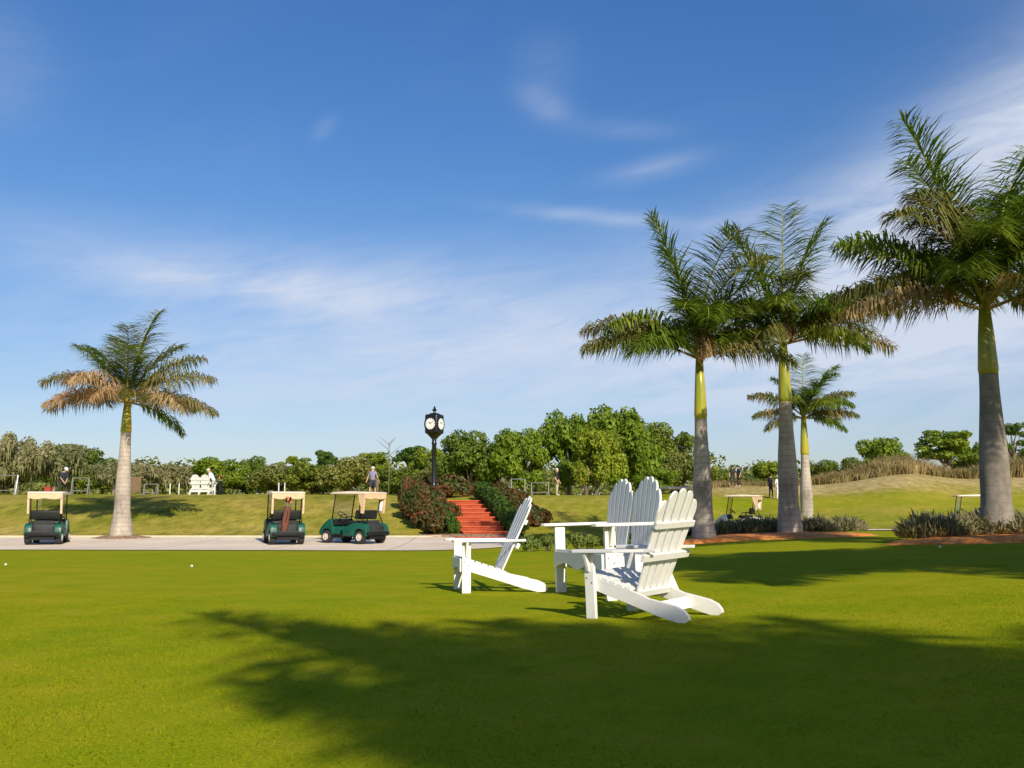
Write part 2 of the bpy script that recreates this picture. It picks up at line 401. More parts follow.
def sheet(name, x0, x1, edge0, edge1, mat, lift=.006, st=.6, nyy=16):
    """strip draped on the terrain between the curves y=edge0(x) and y=edge1(x)"""
    vs = []; fs = []; n = int((x1 - x0) / st)
    for i in range(n + 1):
        x = x0 + (x1 - x0) * i / n
        a, b = edge0(x), edge1(x)
        for k in range(nyy + 1):
            y = a + (b - a) * k / nyy; vs.append((x, y, g(x, y) + lift))
    for i in range(n):
        for k in range(nyy): fs.append((i*(nyy+1)+k, (i+1)*(nyy+1)+k, (i+1)*(nyy+1)+k+1, i*(nyy+1)+k+1))
    b = MB(); b.raw(vs, fs); o = b.build(name, mat, fix=False, smooth='all'); return struct(o)
wob = lambda x, s=0: .12 * math.sin(x * .31 + s) + .06 * math.sin(x * .9 + 2 + s)
near_e = lambda x: 28.6 - .035 * x + wob(x)
far_e = lambda x: 37.35 + .01 * x
sheet('cart_path', -70, -.2, lambda x: near_e(x) + max(0, x + 3) ** 2 * .35, far_e, M['concrete'], .02)
sheet('cart_path', 9, 60, lambda x: 33.0 + wob(x, 2) * .5, lambda x: 36.3 + .02 * x, M['concrete'], .03)
kb = MB()
for x in span(-70, -2.6, .9):
    za, zb = g(x, 37.42), g(x + .9, 37.42)
    kb.add([(x, 37.36, za - .05), (x, 37.36, za + .07), (x, 37.56, za + .07), (x, 37.56, za - .05), (x + .895, 37.36, zb - .05), (x + .895, 37.36, zb + .07), (x + .895, 37.56, zb + .07), (x + .895, 37.56, zb - .05)],
           [(0,1,2,3),(7,6,5,4),(0,4,5,1),(1,5,6,2),(2,6,7,3),(3,7,4,0)])
struct(kb.build('kerb', M['kerb'], bevel=.012))

# mulch beds: low mounds draped on the terrain
def bed(name, cx, cy, rx, ry, h, mat, seed, label, cat='mulch bed'):
    rng = random.Random(seed); vs = [(cx, cy, g(cx, cy) + h)]; fs = []; n = 72; rings = 9
    ph = [rng.random() * 6.28 for _ in range(4)]
    for k in range(1, rings + 1):
        t = k / rings
        for j in range(n):
            q = 2 * math.pi * j / n
            w = 1 + .1 * math.sin(2*q + ph[0]) + .06 * math.sin(3*q + ph[1]) + .04 * math.sin(7*q + ph[2])
            x, y = cx + rx * t * w * math.cos(q), cy + ry * t * w * math.sin(q)
            vs.append((x, y, g(x, y) + h * (1 - t ** 4) + (.02 * mnoise.noise(Vector((x*4, y*4, 1))) if k < rings else -.02)))
    for j in range(n): fs.append((0, 1 + j, 1 + (j+1) % n))
    for k in range(rings - 1):
        for j in range(n): fs.append((1+k*n+j, 1+(k+1)*n+j, 1+(k+1)*n+(j+1) % n, 1+k*n+(j+1) % n))
    b = MB(); b.raw(vs, fs); o = b.build(name, mat, smooth='all'); o['kind'] = 'structure'; return o

# short turf blades in front of the camera
def turf_blades():
    rng = random.Random(3); S = .42; vs = []; fs = []
    for i in range(480):
        x, y = rng.uniform(-S/2, S/2), rng.uniform(-S/2, S/2); a = rng.random() * 6.28; h = rng.uniform(.004, .011); w = rng.uniform(.0016, .003)
        dx, dy = math.cos(a) * w, math.sin(a) * w; lx, ly = rng.gauss(0, .008), rng.gauss(0, .008)
        k = len(vs); vs += [(x-dx, y-dy, -.004), (x+dx, y+dy, -.004), (x+lx, y+ly, h)]; fs.append((k, k+1, k+2))
    b = MB(); b.raw(vs, fs); src = bpy.data.objects.new('turf_patch', b.mesh('turf_patch', M['blade'], fix=False))
    pts = []; rots = []
    y = 3.1
    while y < 13:
        x = -.58 * y - .3
        while x < .58 * y + .3:
            if rng.random() > ss(7.5, 13, y): 
                jx, jy = x + rng.uniform(-.06, .06), y + rng.uniform(-.06, .06); nn = gn(jx, jy, .2)
                pts.append((jx, jy, g(jx, jy) + .001)); rots += (nn.to_track_quat('Z', 'Y').to_matrix() @ Matrix.Rotation(rng.random() * 6.28, 3, 'Z')).to_euler()[:]
            x += .4
        y += .4
    me = bpy.data.meshes.new('turf_blades'); me.from_pydata(pts, [], []); me.attributes.new('rot', 'FLOAT_VECTOR', 'POINT').data.foreach_set('vector', rots)
    o = mesh_obj('turf_blades', me); struct(o, 'stuff'); tag(o, 'short clipped grass blades of the front lawn', 'grass')
    ng = bpy.data.node_groups.new('turf_scatter', 'GeometryNodeTree')
    ng.interface.new_socket('Geometry', in_out='INPUT', socket_type='NodeSocketGeometry'); ng.interface.new_socket('Geometry', in_out='OUTPUT', socket_type='NodeSocketGeometry')
    gi, go = ng.nodes.new('NodeGroupInput'), ng.nodes.new('NodeGroupOutput')
    mp = ng.nodes.new('GeometryNodeMeshToPoints'); ip = ng.nodes.new('GeometryNodeInstanceOnPoints'); oi = ng.nodes.new('GeometryNodeObjectInfo')
    oi.inputs['Object'].default_value = src; oi.inputs['As Instance'].default_value = True
    na_ = ng.nodes.new('GeometryNodeInputNamedAttribute'); na_.data_type = 'FLOAT_VECTOR'; na_.inputs[0].default_value = 'rot'
    L = ng.links.new
    L(gi.outputs[0], mp.inputs[0]); L(mp.outputs[0], ip.inputs['Points']); L(oi.outputs['Geometry'], ip.inputs['Instance'])
    L(na_.outputs[0], ip.inputs['Rotation']); L(ip.outputs[0], go.inputs[0])
    o.modifiers.new('scatter', 'NODES').node_group = ng
turf_blades()

# ------------------------------------------------------------------ adirondack furniture (faces local +X)
def adirondack(label, name, hw=.305, backs=1, nslat=5, lean=24, tail=.9, seat_drop=.14, s=1.0, group=None, cat='chair', bw=.68, btop=.94, arch_drop=.19, gapf=.35, seat_len=.42, arm_h=.56, seat_h=.37):
    t = thing(name, label, cat, group=group); t.scale = (s, s, s)
    W = M['white']; bv = .004
    # side rails
    drop = math.tan(R(18)) if tail > .8 else .10
    def rail():
        p = [(.045, seat_h), (.045, seat_h - .12), (-.02, seat_h - .135)]
        low0 = (-.02, seat_h - .135)
        if tail > .8:
            low1 = (-tail + .1, .0); p += [(-.45, low0[1] + (low1[1] - low0[1]) * .55 - .005), (-.62, .045), low1, (-tail + .03, 0), (-tail - .01, .025), (-tail - .005, .055), (-tail + .03, .095), (-tail + .1, .128), (-tail + .2, .15), (-.55, .18), (-.48, .208)]
        else:
            low1 = (-tail + .08, 0); p += [(-tail + .2, .14), low1, (-tail, 0), (-tail - .01, .04), (-tail + .06, .2)]
        p += [(-seat_len, seat_h - seat_drop), ]
        return p
    ys_ = [-hw + .035, hw - .035] + ([0] if backs > 1 else [])
    for y in ys_: MB().prism(rail(), y - .016, y + .016).build('side_rail', W, t, bv)
    for sy in (-1, 1):
        MB().box((0, sy * hw, arm_h / 2 - .008), (.095, .034, arm_h - .02)).build('front_leg', W, t, bv)
        b = MB()                       # shaped arm board
        o0, o1 = hw - .045, hw + .095
        poly = [(.15, o0 + .03), (.165, hw + .02), (.15, o1 - .02), (.11, o1), (-.3, o1 - .005), (-.55, o0 + .06), (-.66, o0 + .055), (-.66, o0 + .01), (-.3, o0), (.11, o0)]
        b.prism([(x, sy * y) for x, y in poly], arm_h - .011, arm_h + .014, 'xy'); b.build('armrest', W, t, bv)
        b = MB(); b.prism([(-.035, arm_h - .013), (.035, arm_h - .013), (.012, arm_h - .16), (-.012, arm_h - .16)], sy * (hw + .018), sy * (hw + .045)); b2 = MB()
        b2.prism([(hw + .019, arm_h - .013), (hw + .085, arm_h - .013), (hw + .03, arm_h - .17), (hw + .019, arm_h - .17)], -.014, .014, 'yz')
        if sy < 0: b2.V = [(x, -y, z) for x, y, z in b2.V]
        b2.build('arm_bracket', W, t, .002)
    for sy in (-1, 1):
        for (x, z) in ((-.025, .3), (.025, .34), (-.02, arm_h - .09)):
            q = MB(); q.lathe([(.008, -.003), (.008, .002), (.004, .004)], 8, (x, 0, z), 'y'); q.V = [(a, sy * (hw + .017) + sy * b_, c) for a, b_, c in q.V]; q.build('bolt', M['metal'], t)
    # apron with a scalloped lower edge
    n = 22; ap = [(-hw + .018, seat_h + .002), (hw - .018, seat_h + .002)]
    for i in range(n + 1):
        y = (hw - .018) * (1 - 2 * i / n); q = abs(y) / hw if backs == 1 else abs(abs(y) - hw / 2) / (hw / 2)
        ap.append((y, seat_h - .14 + .045 * max(0, 1 - (q / .8) ** 2)))
    MB().prism(ap, .047, .068, 'yz').build('apron', W, t, .002)
    # seat slats
    b = MB(); ns = 6 if tail > .8 else 5
    for i in range(ns):
        f = (i + .5) / ns; x = .05 - f * (seat_len + .02); z = seat_h - seat_drop * f + .013
        rot = Matrix.Rotation(-math.atan(seat_drop / seat_len), 3, 'Y'); b.box((x, 0, z), ((seat_len + .02) / ns - .012, 2 * hw - .04, .02), rot)
    b.build('seat', W, t, bv)
    # fan backs: u across, v along the lean
    bx, bz = -seat_len + .03, seat_h - seat_drop - .04
    sl, cl = math.sin(R(lean)), math.cos(R(lean))
    A = Matrix(((0, -sl, cl, bx), (1, 0, 0, 0), (0, cl, sl, bz), (0, 0, 0, 1)))     # (u, v, w) -> local
    cs = [0] if backs == 1 else [-hw / 2 + .01, hw / 2 - .01]
    for c in cs:
        b = MB(); b.m = A @ Matrix.Translation((c, 0, 0))
        for i in range(nslat):
            f = (i + .5) / nslat - .5; fan = .7
            w0, w1 = bw * fan / nslat * gapf, bw / nslat * gapf
            u0, u1 = f * bw * fan, f * bw
            ut = lambda v: u0 + (u1 - u0) * v / btop
            hwid = lambda v: w0 + (w1 - w0) * v / btop
            pts = [(ut(0) - hwid(0), 0), (ut(0) + hwid(0), 0)]
            for k in range(9):
                q = math.cos(math.pi * k / 8); uu = u1 + q * w1
                vv = btop - arch_drop * min(1.1, abs(uu) / (bw / 2)) ** 2.2 - w1 * .9 * (1 - math.sqrt(max(0, 1 - q * q)))
                pts.append((ut(vv) + q * hwid(vv), vv))
            b.prism(pts, -.01, .01, 'xy')
        b.build('backrest', W, t, .003)
        for v, hwd, th in ((btop * .67, bw * .44, .03), (.03, bw * .36, .045)):
            q = MB(); q.m = A @ Matrix.Translation((c, 0, 0)); q.box((0, v, -.0235), (hwd * 2, .055, .026)); q.build('back_brace', W, t, .004)
    va = (arm_h - bz) / cl
    q = MB(); q.m = A; q.box((0, va - .05, -.03), (2 * hw + .1, .06, .036)); q.build('arm_rail', W, t, .004)
    if tail > .8: MB().box((-.60, 0, .1), (.026, 2 * hw - .102, .1), Matrix.Rotation(R(20), 3, 'Y')).build('stretcher', W, t, .003)
    else: MB().box((-tail + .12, 0, .2), (.03, 2 * hw - .102, .09)).build('stretcher', W, t, .003)
    return t
def put(t, x, y, fx, fy, lift=0, normal=True, n=None):
    f = Vector((fx, fy, 0)).normalized(); up = n or (gn(x, y, .5) if normal else Vector((0, 0, 1)))
    f = (f - up * f.dot(up)).normalized(); l = up.cross(f)
    m = Matrix((f, l, up)).transposed()
    t.location = (x, y, g(x, y) + lift); t.rotation_euler = m.to_euler()
    return t
CHG = 'white wooden lawn chairs'
c1 = adirondack('white single lawn chair seen from behind, slatted back turned to the camera, nearest of all', 'adirondack_chair', group=CHG)
P1 = (.865, 8.72)
fw = Vector((-.766, .643)); lf = Vector((-.643, -.766))
def pt(a, b): 
    q = Vector(P1) + fw * a + lf * b; return Vector((q.x, q.y, g(q.x, q.y)))
na = (pt(-.85, .27) - pt(0, .29)).cross(pt(-.85, -.27) - pt(-.85, .27)).normalized()
if na.z < 0: na = -na
put(c1, *P1, fw.x, fw.y, n=na)
c1.location.z = pt(0, .29).z - (na.cross(Vector((fw.x, fw.y, 0))).normalized() * .29).z
c2 = adirondack('white single lawn chair standing alone at the left, in profile and facing left', 'adirondack_chair', s=1.03, group=CHG)
put(c2, -.57, 11.55, -.98, -.2)
c3 = adirondack('tall white two-seat lawn settee with twin rounded backs, standing behind the nearest chair', 'lawn_settee', hw=.52, backs=2, nslat=6, lean=9, tail=.62, seat_drop=.05, s=1.25, cat='settee', bw=.55, btop=.73, gapf=.4, arch_drop=.2, seat_len=.44, arm_h=.60, seat_h=.365)
put(c3, .77, 10.69, -.94, -.34)

# ------------------------------------------------------------------ palms
def frond_mesh(L, up, droop, seed, kind, leaf=.8, n=104, lw=1.0):
    """Pinnate leaf starting at the origin, rising at `up` degrees along +X and bending down by `droop` degrees."""
    rng = random.Random(seed); b = MB(); pts = []; tang = []
    N = 20; x = z = 0.0; yb = 0; side = rng.uniform(-.25, .25)
    for i in range(N + 1):
        t = i / N; a = R(up - droop * t ** 1.5); pts.append(Vector((x, side * L * t * t * .35, z))); tang.append(Vector((math.cos(a), side * t * .6, math.sin(a))).normalized())
        x += math.cos(a) * L / N; z += math.sin(a) * L / N
    b.tube(pts, [.035 * (1 - .88 * i / N) + .004 for i in range(N + 1)], 5, 1)
    V, Fs = [], []
    for i in range(n):
        t = .17 + .83 * (i + rng.random() * .6) / n
        k = min(N - 1, int(t * N)); f = t * N - k
        p = pts[k].lerp(pts[k + 1], min(1, f)); T = tang[k].lerp(tang[k + 1], min(1, f)).normalized()
        S = T.cross(Vector((0, 0, 1)))
        S = S.normalized() if S.length > .05 else Vector((0, 1, 0))
        U = S.cross(T).normalized()
        env = min(1, (t - .02) / .3) * (1 - .62 * max(0, (t - .55) / .45) ** 1.4)
        for sd in (-1, 1):
            ln = leaf * env * rng.uniform(.78, 1.12) * L / 3.1
            lift = rng.choice((-.35, .1, .5)) + rng.uniform(-.18, .18)
            fwd = rng.uniform(.25, .6) + .5 * max(0, t - .7)
            d = (S * sd + U * lift + T * fwd).normalized()
            w = lw * rng.uniform(.018, .032) * (1.3 if kind == 'n' else 1)
            m1 = p + d * ln * .5; sag = (rng.uniform(.08, .35) if up > 58 else rng.uniform(.3, .8)) if kind in 'gy' else rng.uniform(.5, 1.2)
            d2 = (d + Vector((0, 0, -1)) * sag * 1.6).normalized(); tip = m1 + d2 * ln * .5
            W = d.cross(Vector((rng.uniform(-.5, .5), rng.uniform(-.5, .5), 1))).normalized() * w
            o = len(V); V += [tuple(p - W * .6), tuple(p + W * .6), tuple(m1 + W), tuple(m1 - W), tuple(tip)]
            Fs += [(o, o+1, o+2, o+3), (o+3, o+2, o+4)]
    b.raw(V, Fs, 0)
    mt = {'g': ('frond', 'rachis'), 'y': ('frond_yellow', 'rachis'), 'm': ('frond_mixed', 'rachis_dry'), 'd': ('frond_dry', 'rachis_dry')}[kind]
    return b.mesh('frond', [M[mt[0]], M[mt[1]]], fix=False)
def spear_pts(h): return [(0, 0, 0), (.01, 0, h * .5), (.03, .01, h)]
PALMS = {}
def palm(label, x, y, trunk_h, shaft_h, r, fronds, group='royal palms', lean=(0, 0), seed=0, z=None, leaf=1.0, spear=1.1, belly=.02, nl=150, flare=.34, bark='palm_bark', lw=.66):
    z0 = g(x, y) if z is None else z
    t = thing('royal_palm', label, 'palm tree', (x, y, z0 - .05), 0, group)
    prof = []; n = 30
    for i in range(n + 1):
        f = i / n; k = 1.0 + flare * (1 - ss(0, .34, f)) ** 1.3 + belly * math.sin(math.pi * min(1, f / .75)) - .34 * ss(.4, 1, f)
        prof.append((r * k, f * trunk_h))
    b = MB(); nn = 24; vs = []; fs = []
    for (rr, zz) in prof:
        for j in range(nn):
            q = 2 * math.pi * j / nn; w = 1 + .05 * math.sin(3*q + seed) * (1 - ss(0, .25, zz / trunk_h)) + .02 * mnoise.noise(Vector((math.cos(q) * 2, math.sin(q) * 2, zz * 1.5 + seed)))
            vs.append((rr * w * math.cos(q) + lean[0] * (zz / trunk_h) ** 1.4, rr * w * math.sin(q) + lean[1] * (zz / trunk_h) ** 1.4, zz))
    for i in range(n):
        for j in range(nn): fs.append((i*nn + j, i*nn + (j+1) % nn, (i+1)*nn + (j+1) % nn, (i+1)*nn + j))
    b.raw(vs, fs); b.build('trunk', M[bark], t, smooth='all')
    rt = prof[-1][0] * 1.06
    b = MB(); top = Vector((lean[0] * 1.15, lean[1] * 1.15, trunk_h + shaft_h))
    b.tube([(lean[0], lean[1], trunk_h - .04), (lean[0], lean[1], trunk_h + .1), (lean[0] * 1.08, lean[1] * 1.08, trunk_h + shaft_h * .5), top], [rt * .9, rt * 1.02, rt * .82, rt * .5], 16)
    b.build('crownshaft', M['shaft'], t, smooth='all')
    if spear:
        b = MB(); b.m = Matrix.Translation(top); b.tube(spear_pts(spear), [.05, .03, .006], 6); b.build('spear_leaf', M['rachis'], t, smooth='all')
    for i, (az, up, droop, L, kind) in enumerate(fronds):
        fo = mesh_obj('frond', frond_mesh(L, up, droop, seed * 100 + i, kind, leaf, nl, lw), t)
        fo.location = top + Vector((math.cos(R(az)) * rt * .3, math.sin(R(az)) * rt * .3, -.05 - .12 * (up < 30)))
        if up < -40: fo.location += Vector((math.cos(R(az)) * .22, math.sin(R(az)) * .22, .75))
        fo.rotation_euler = (0, 0, R(az))
        if kind == 'd': fo['label'] = 'dry brown frond'
    return t
def palm_px(label, px, d, y_grey, y_shaft, r, fronds, **k):
    """trunk at column px and distance d; y_grey/y_shaft are where bark and crownshaft end, read as heights"""
    x = X_at(px, d); z0 = g(x, d); zt = Z_at(y_grey, d); zs = Z_at(y_shaft, d)
    return palm(label, x, d, zt - z0 + .05, zs - zt, r, fronds, **k)
A_F = [(75, 82, 32, 3.9, 'y'), (50, 64, 48, 3.3, 'y'), (168, 56, 38, 3.3, 'g'), (120, 74, 50, 3.3, 'y'), (280, 76, 60, 3.2, 'y'), (150, 64, 50, 3.0, 'g'), (188, 34, 62, 3.2, 'm'), (176, 14, 50, 3.2, 'm'), (205, 18, 60, 2.9, 'd'), (15, 50, 48, 3.2, 'm'), (352, 32, 52, 3.4, 'm'), (2, 10, 45, 3.3, 'm'), (335, 14, 62, 3.0, 'd'), (262, 28, 85, 2.4, 'd'), (300, 24, 80, 2.6, 'm'), (235, 40, 85, 2.8, 'd'), (90, 40, 60, 3, 'g'), (130, 26, 62, 3, 'm'), (45, 22, 62, 3, 'm'), (285, 62, 70, 3.0, 'g'), (10, -12, 50, 2.4, 'g')]
palm_px('single palm at the far left growing beside the cart path, with several browned fronds', 122, 37.2, 433, 398, .28, A_F, seed=1, flare=.55)
B_F = [(182, 80, 16, 4.0, 'g'), (140, 82, 30, 3.3, 'g'), (290, 86, 78, 3.7, 'y'), (315, 78, 95, 3.5, 'y'), (5, 72, 85, 3.6, 'g'), (30, 62, 80, 3.1, 'g'), (178, 36, 62, 3.2, 'm'), (192, 22, 50, 3.2, 'm'), (165, 30, 65, 3.0, 'g'), (205, 40, 80, 3.0, 'g'), (225, 25, 75, 2.9, 'g'), (350, 18, 60, 2.5, 'm'), (15, 32, 75, 2.5, 'g'), (270, 58, 120, 2.7, 'g'), (250, 60, 110, 2.7, 'g'), (90, 50, 80, 3, 'g'), (120, 40, 75, 3, 'g'), (60, 35, 75, 3, 'g'), (268, -60, 25, .95, 'd'), (285, -50, 30, .9, 'd')]
palm_px('tall palm directly behind the chairs, with a brown dead tuft hanging below its crown', 703, 26.0, 419, 352, .24, B_F, seed=2)
C_F = [(60, 84, 12, 4.2, 'g'), (20, 78, 28, 3.8, 'g'), (165, 79, 36, 3.6, 'g'), (5, 46, 48, 3.2, 'm'), (350, 34, 58, 3.3, 'm'), (358, 14, 45, 3.0, 'm'), (20, 30, 62, 3.2, 'g'), (340, 45, 85, 3, 'g'), (180, 42, 70, 2.6, 'g'), (195, 20, 70, 2.4, 'm'), (170, 25, 72, 2.6, 'm'), (215, 45, 90, 2.7, 'g'), (270, 72, 95, 2.7, 'm'), (250, 55, 110, 2.6, 'g'), (300, 50, 105, 2.7, 'g'), (90, 55, 70, 3, 'g'), (120, 40, 75, 3, 'g'), (50, 40, 75, 3, 'g'), (320, 18, 72, 2.5, 'g'), (275, -50, 20, .9, 'd'), (235, 20, 80, 2.4, 'm')]
palm_px('tall palm with bright yellow crownshaft and dark trunk, middle one of the grouped palms', 789, 27.5, 402, 338, .262, C_F, seed=3)
D_F = [(75, 82, 30, 2.8, 'g'), (20, 64, 35, 2.7, 'g'), (150, 70, 45, 2.0, 'g'), (5, 42, 50, 2.3, 'm'), (350, 20, 50, 2.1, 'm'), (178, 40, 50, 2.3, 'm'), (190, 18, 45, 2.1, 'm'), (200, 2, 50, 1.9, 'm'), (30, 25, 65, 2.2, 'g'), (330, 40, 85, 2.1, 'g'), (270, 60, 105, 2.1, 'g'), (240, 48, 95, 2, 'g'), (300, 40, 95, 2, 'g'), (90, 45, 70, 2.2, 'g'), (345, 0, 50, 1.7, 'g'), (315, 70, 60, 2.2, 'g')]
palm_px('smallest palm of the grouped three, slim pale trunk rising behind the shrubs', 807, 40.0, 455, 414, .24, D_F, seed=4, leaf=1.0)
E_F = [(172, 77, 18, 4.2, 'g'), (200, 73, 45, 3.4, 'g'), (25, 75, 25, 4.0, 'g'), (40, 66, 40, 3.8, 'g'), (215, 66, 70, 3.1, 'm'), (215, 58, 80, 3.3, 'm'), (180, 36, 38, 3.2, 'g'), (172, 24, 48, 3.0, 'm'), (188, 12, 42, 3.0, 'd'), (165, 48, 55, 3.2, 'g'), (30, 70, 40, 3.4, 'g'), (10, 60, 45, 3.4, 'g'), (60, 76, 40, 3.2, 'g'), (350, 44, 60, 3.2, 'g'), (0, 22, 60, 3.0, 'g'), (340, 20, 70, 2.8, 'm'), (270, 66, 95, 3.0, 'g'), (245, 52, 92, 3.0, 'g'), (300, 55, 95, 3.0, 'g'), (320, 62, 80, 3.1, 'g'), (230, 30, 75, 2.7, 'g'), (100, 55, 70, 3.2, 'g'), (130, 40, 70, 3.1, 'g'), (60, 35, 70, 3.1, 'g'), (275, 25, 85, 2.4, 'm')]
palm_px('large palm at the right edge with a thick grey trunk, in its own shrub bed', 997, 20.0, 374, 301, .275, E_F, seed=5, leaf=1.0, nl=165, bark='palm_bark_dark')
# palms that stand beside and behind the photographer (they throw the lawn shadows)
def generic(seed, n=20, L=3.2):
    rng = random.Random(seed); r = []
    for i in range(n):
        f = i / n; r.append(((i * 137.5) % 360, 82 - 78 * f + rng.uniform(-6, 6), 35 + 45 * f, L * rng.uniform(.88, 1.08), 'g' if f < .75 else 'm'))
    return r
F_F = [(178, 42, 34, 3.3, 'm'), (190, 18, 50, 3.0, 'm'), (172, 65, 40, 3.2, 'g')] + [f_ for f_ in generic(31, 26, 2.6) if not 80 < f_[0] < 280 and f_[1] < 62]
palm('palm beyond the right edge with one frond tip in the top right corner', 11.1, 12.9, 4.9, 1.5, .33, F_F, seed=6)
OFF = 'palms beside the photographer'
UPR = [(178, 71, 6, 4.9, 'g'), (190, 80, 8, 4.4, 'g'), (150, 84, 14, 4.0, 'g'), (20, 82, 16, 4.0, 'g'), (90, 76, 20, 3.8, 'g'), (0, 72, 25, 3.8, 'g'), (260, 70, 40, 3.6, 'g')]
SHL = [(5.95, -8.7, 4.2, 1.4, 41, UPR, 'palm left of all those behind the photographer, long upright fronds'),
       (7.5, -9.0, 4.2, 1.4, 43, UPR[1:], 'palm right of the other one behind the photographer, shading the front lawn'),
       (8.4, 4.3, 4.0, 1.3, 45, [], 'palm beside the lawn beyond the right edge, nearest to the chairs'),
       (13.4, 4.6, 4.0, 1.4, 47, [], 'palm beyond the right edge, farthest from the lawn'),
       (11.2, 3.2, 3.8, 1.4, 49, [], 'palm beyond the right edge, closest to the photographer'),
       (11.4, -2.2, 3.2, 1.2, 51, [], 'shortest palm right of the photographer')]
for (x, y, th, sh, sd, ex, lab) in SHL:
    palm(lab, x, y, th, sh, .3, ex + generic(sd, 28, 2.8 if sd == 43 else 3.2), seed=sd, group=OFF, nl=150, lw=1.1)

# ------------------------------------------------------------------ beds
bx = X_at(122, 37.0)
bed('mulch', bx, 37.0, 1.05, .9, .09, M['mulch_brown'], 4, '')
bed('mulch', X_at(765, 26.5), 26.6, 3.0, 1.7, .12, M['mulch'], 5, '')
bed('mulch', X_at(703, 25.6), 25.7, 1.5, 1.0, .1, M['mulch'], 8, '')
bed('mulch', X_at(1010, 19.2), 19.4, 2.6, 1.15, .12, M['mulch'], 6, '')
bed('mulch', X_at(468, 37.6), 37.7, 2.3, .55, .1, M['mulch_brown'], 9, '')

# ------------------------------------------------------------------ foliage builders
def leaf_cloud(blobs, n, size, seed, flat=.55, shell=.55, aspect=1.5, out=.9):
    """leaf-sized faces spread through the outer volume of each blob (cx,cy,cz,rx,ry,rz)"""
    rng = random.Random(seed); V = []; Fs = []
    vol = [(b[3] * b[4] * b[5]) ** .67 for b in blobs]; tot = sum(vol)
    for b, v in zip(blobs, vol):
        for _ in range(max(6, int(n * v / tot))):
            while True:
                d = Vector((rng.uniform(-1, 1), rng.uniform(-1, 1), rng.uniform(-1, 1)))
                if .05 < d.length < 1: break
            d.normalize(); rr = shell + (1 - shell) * rng.random() ** .6
            if rng.random() < .1: rr *= rng.uniform(1, 1.18)
            p = Vector((b[0] + d.x * b[3] * rr, b[1] + d.y * b[4] * rr, b[2] + d.z * b[5] * rr))
            nrm = (d * out + Vector((rng.gauss(0, .6), rng.gauss(0, .6), rng.gauss(.25, .6)))).normalized()
            a = nrm.cross(Vector((rng.uniform(-1, 1), rng.uniform(-1, 1), rng.uniform(-1, 1)))).normalized(); c = nrm.cross(a)
            s = size * rng.uniform(.55, 1.25); a *= s * aspect * .5; c *= s * .5
            o = len(V); V += [tuple(p - a), tuple(p + c * .9 - a * .1), tuple(p + a), tuple(p - c * .9 + a * .1)]; Fs.append((o, o+1, o+2, o+3))
    return V, Fs
def limbs(b, base, targets, r0, rng, th, wig=.25):
    top = Vector((0, 0, th))
    b.tube([base, (rng.uniform(-.1, .1), rng.uniform(-.1, .1), th * .5), top], [r0, r0 * .8, r0 * .68], 8)
    for tg in targets:
        tg = Vector(tg); mid = top.lerp(tg, .5) + Vector((rng.uniform(-wig, wig), rng.uniform(-wig, wig), rng.uniform(0, wig)))
        b.tube([top - Vector((0, 0, .3)), mid, tg], [r0 * .5, r0 * .3, r0 * .08], 6)
TREES = {}
def tree_kind(key, seed, h, spread, nb, leaf_m, bark_m, n=4200, size=.34, trunk_f=.22, flatness=.78, blob=(.24, .4), kind='round', shell=.5):
    rng = random.Random(seed); blobs = []
    cz = h * (trunk_f + (1 - trunk_f) * .5); rz = h * (1 - trunk_f) * .5
    for i in range(nb):
        a = i * 2.399 + rng.uniform(-.4, .4); f = math.sqrt((i + .5) / nb)
        zz = rng.uniform(-.95, .75)
        k = math.sqrt(max(.05, 1 - (zz * .85) ** 2))
        if kind == 'pine': k = .35 + .65 * rng.random(); zz = rng.uniform(-.5, .95)
        rb = spread * rng.uniform(*blob)
        blobs.append((math.cos(a) * f * k * (spread - rb * .5), math.sin(a) * f * k * (spread - rb * .5), cz + zz * (rz - rb * flatness * .6), rb, rb, rb * flatness))
    b = MB(); limbs(b, (0, 0, -.3), [(q[0] * .85, q[1] * .85, q[2]) for q in blobs[::2]], .035 * h + .04, rng, h * trunk_f * 1.1)
    tm = b.mesh('trunk', M[bark_m], smooth='all')
    V, Fs = leaf_cloud(blobs, int(n * 1.7), size * .86, seed, shell=shell)
    if kind == 'moss':            # hanging grey moss strands
        for _ in range(900):
            q = rng.choice(blobs); a = rng.random() * 6.28; rr = rng.uniform(.5, 1.05)
            p = Vector((q[0] + math.cos(a) * q[3] * rr, q[1] + math.sin(a) * q[3] * rr, q[2] - q[5] * rng.uniform(-.2, .9))); l = rng.uniform(.4, 1.2); w = rng.uniform(.05, .11); cdx, cdy = math.cos(a + 1.5) * w, math.sin(a + 1.5) * w
            o = len(V); V += [(p.x - cdx, p.y - cdy, p.z), (p.x + cdx, p.y + cdy, p.z), (p.x, p.y, p.z - l)]; Fs.append((o, o+1, o+2))
    c = MB(); c.raw(V, Fs); cm = c.mesh('crown', M[leaf_m], fix=False)
    zs_ = sorted(v[2] for v in V); rs_ = sorted(max(abs(v[0]), abs(v[1])) for v in V)
    TREES[key] = (tm, cm, zs_[int(len(zs_) * .992)], rs_[int(len(rs_) * .985)])
tree_kind('oak_a', 11, 7, 4.2, 28, 'oak', 'bark', 6000, .34, trunk_f=.12)
tree_kind('oak_b', 12, 7, 4.6, 30, 'bright', 'bark', 6200, .34, trunk_f=.13, blob=(.2, .36))
tree_kind('oak_c', 13, 7, 3.6, 24, 'bright', 'bark', 5000, .32, trunk_f=.13, blob=(.22, .4))
tree_kind('moss_a', 14, 6, 4.6, 28, 'moss', 'bark_pale', 4300, .32, trunk_f=.26, blob=(.18, .32), kind='moss', shell=.35)
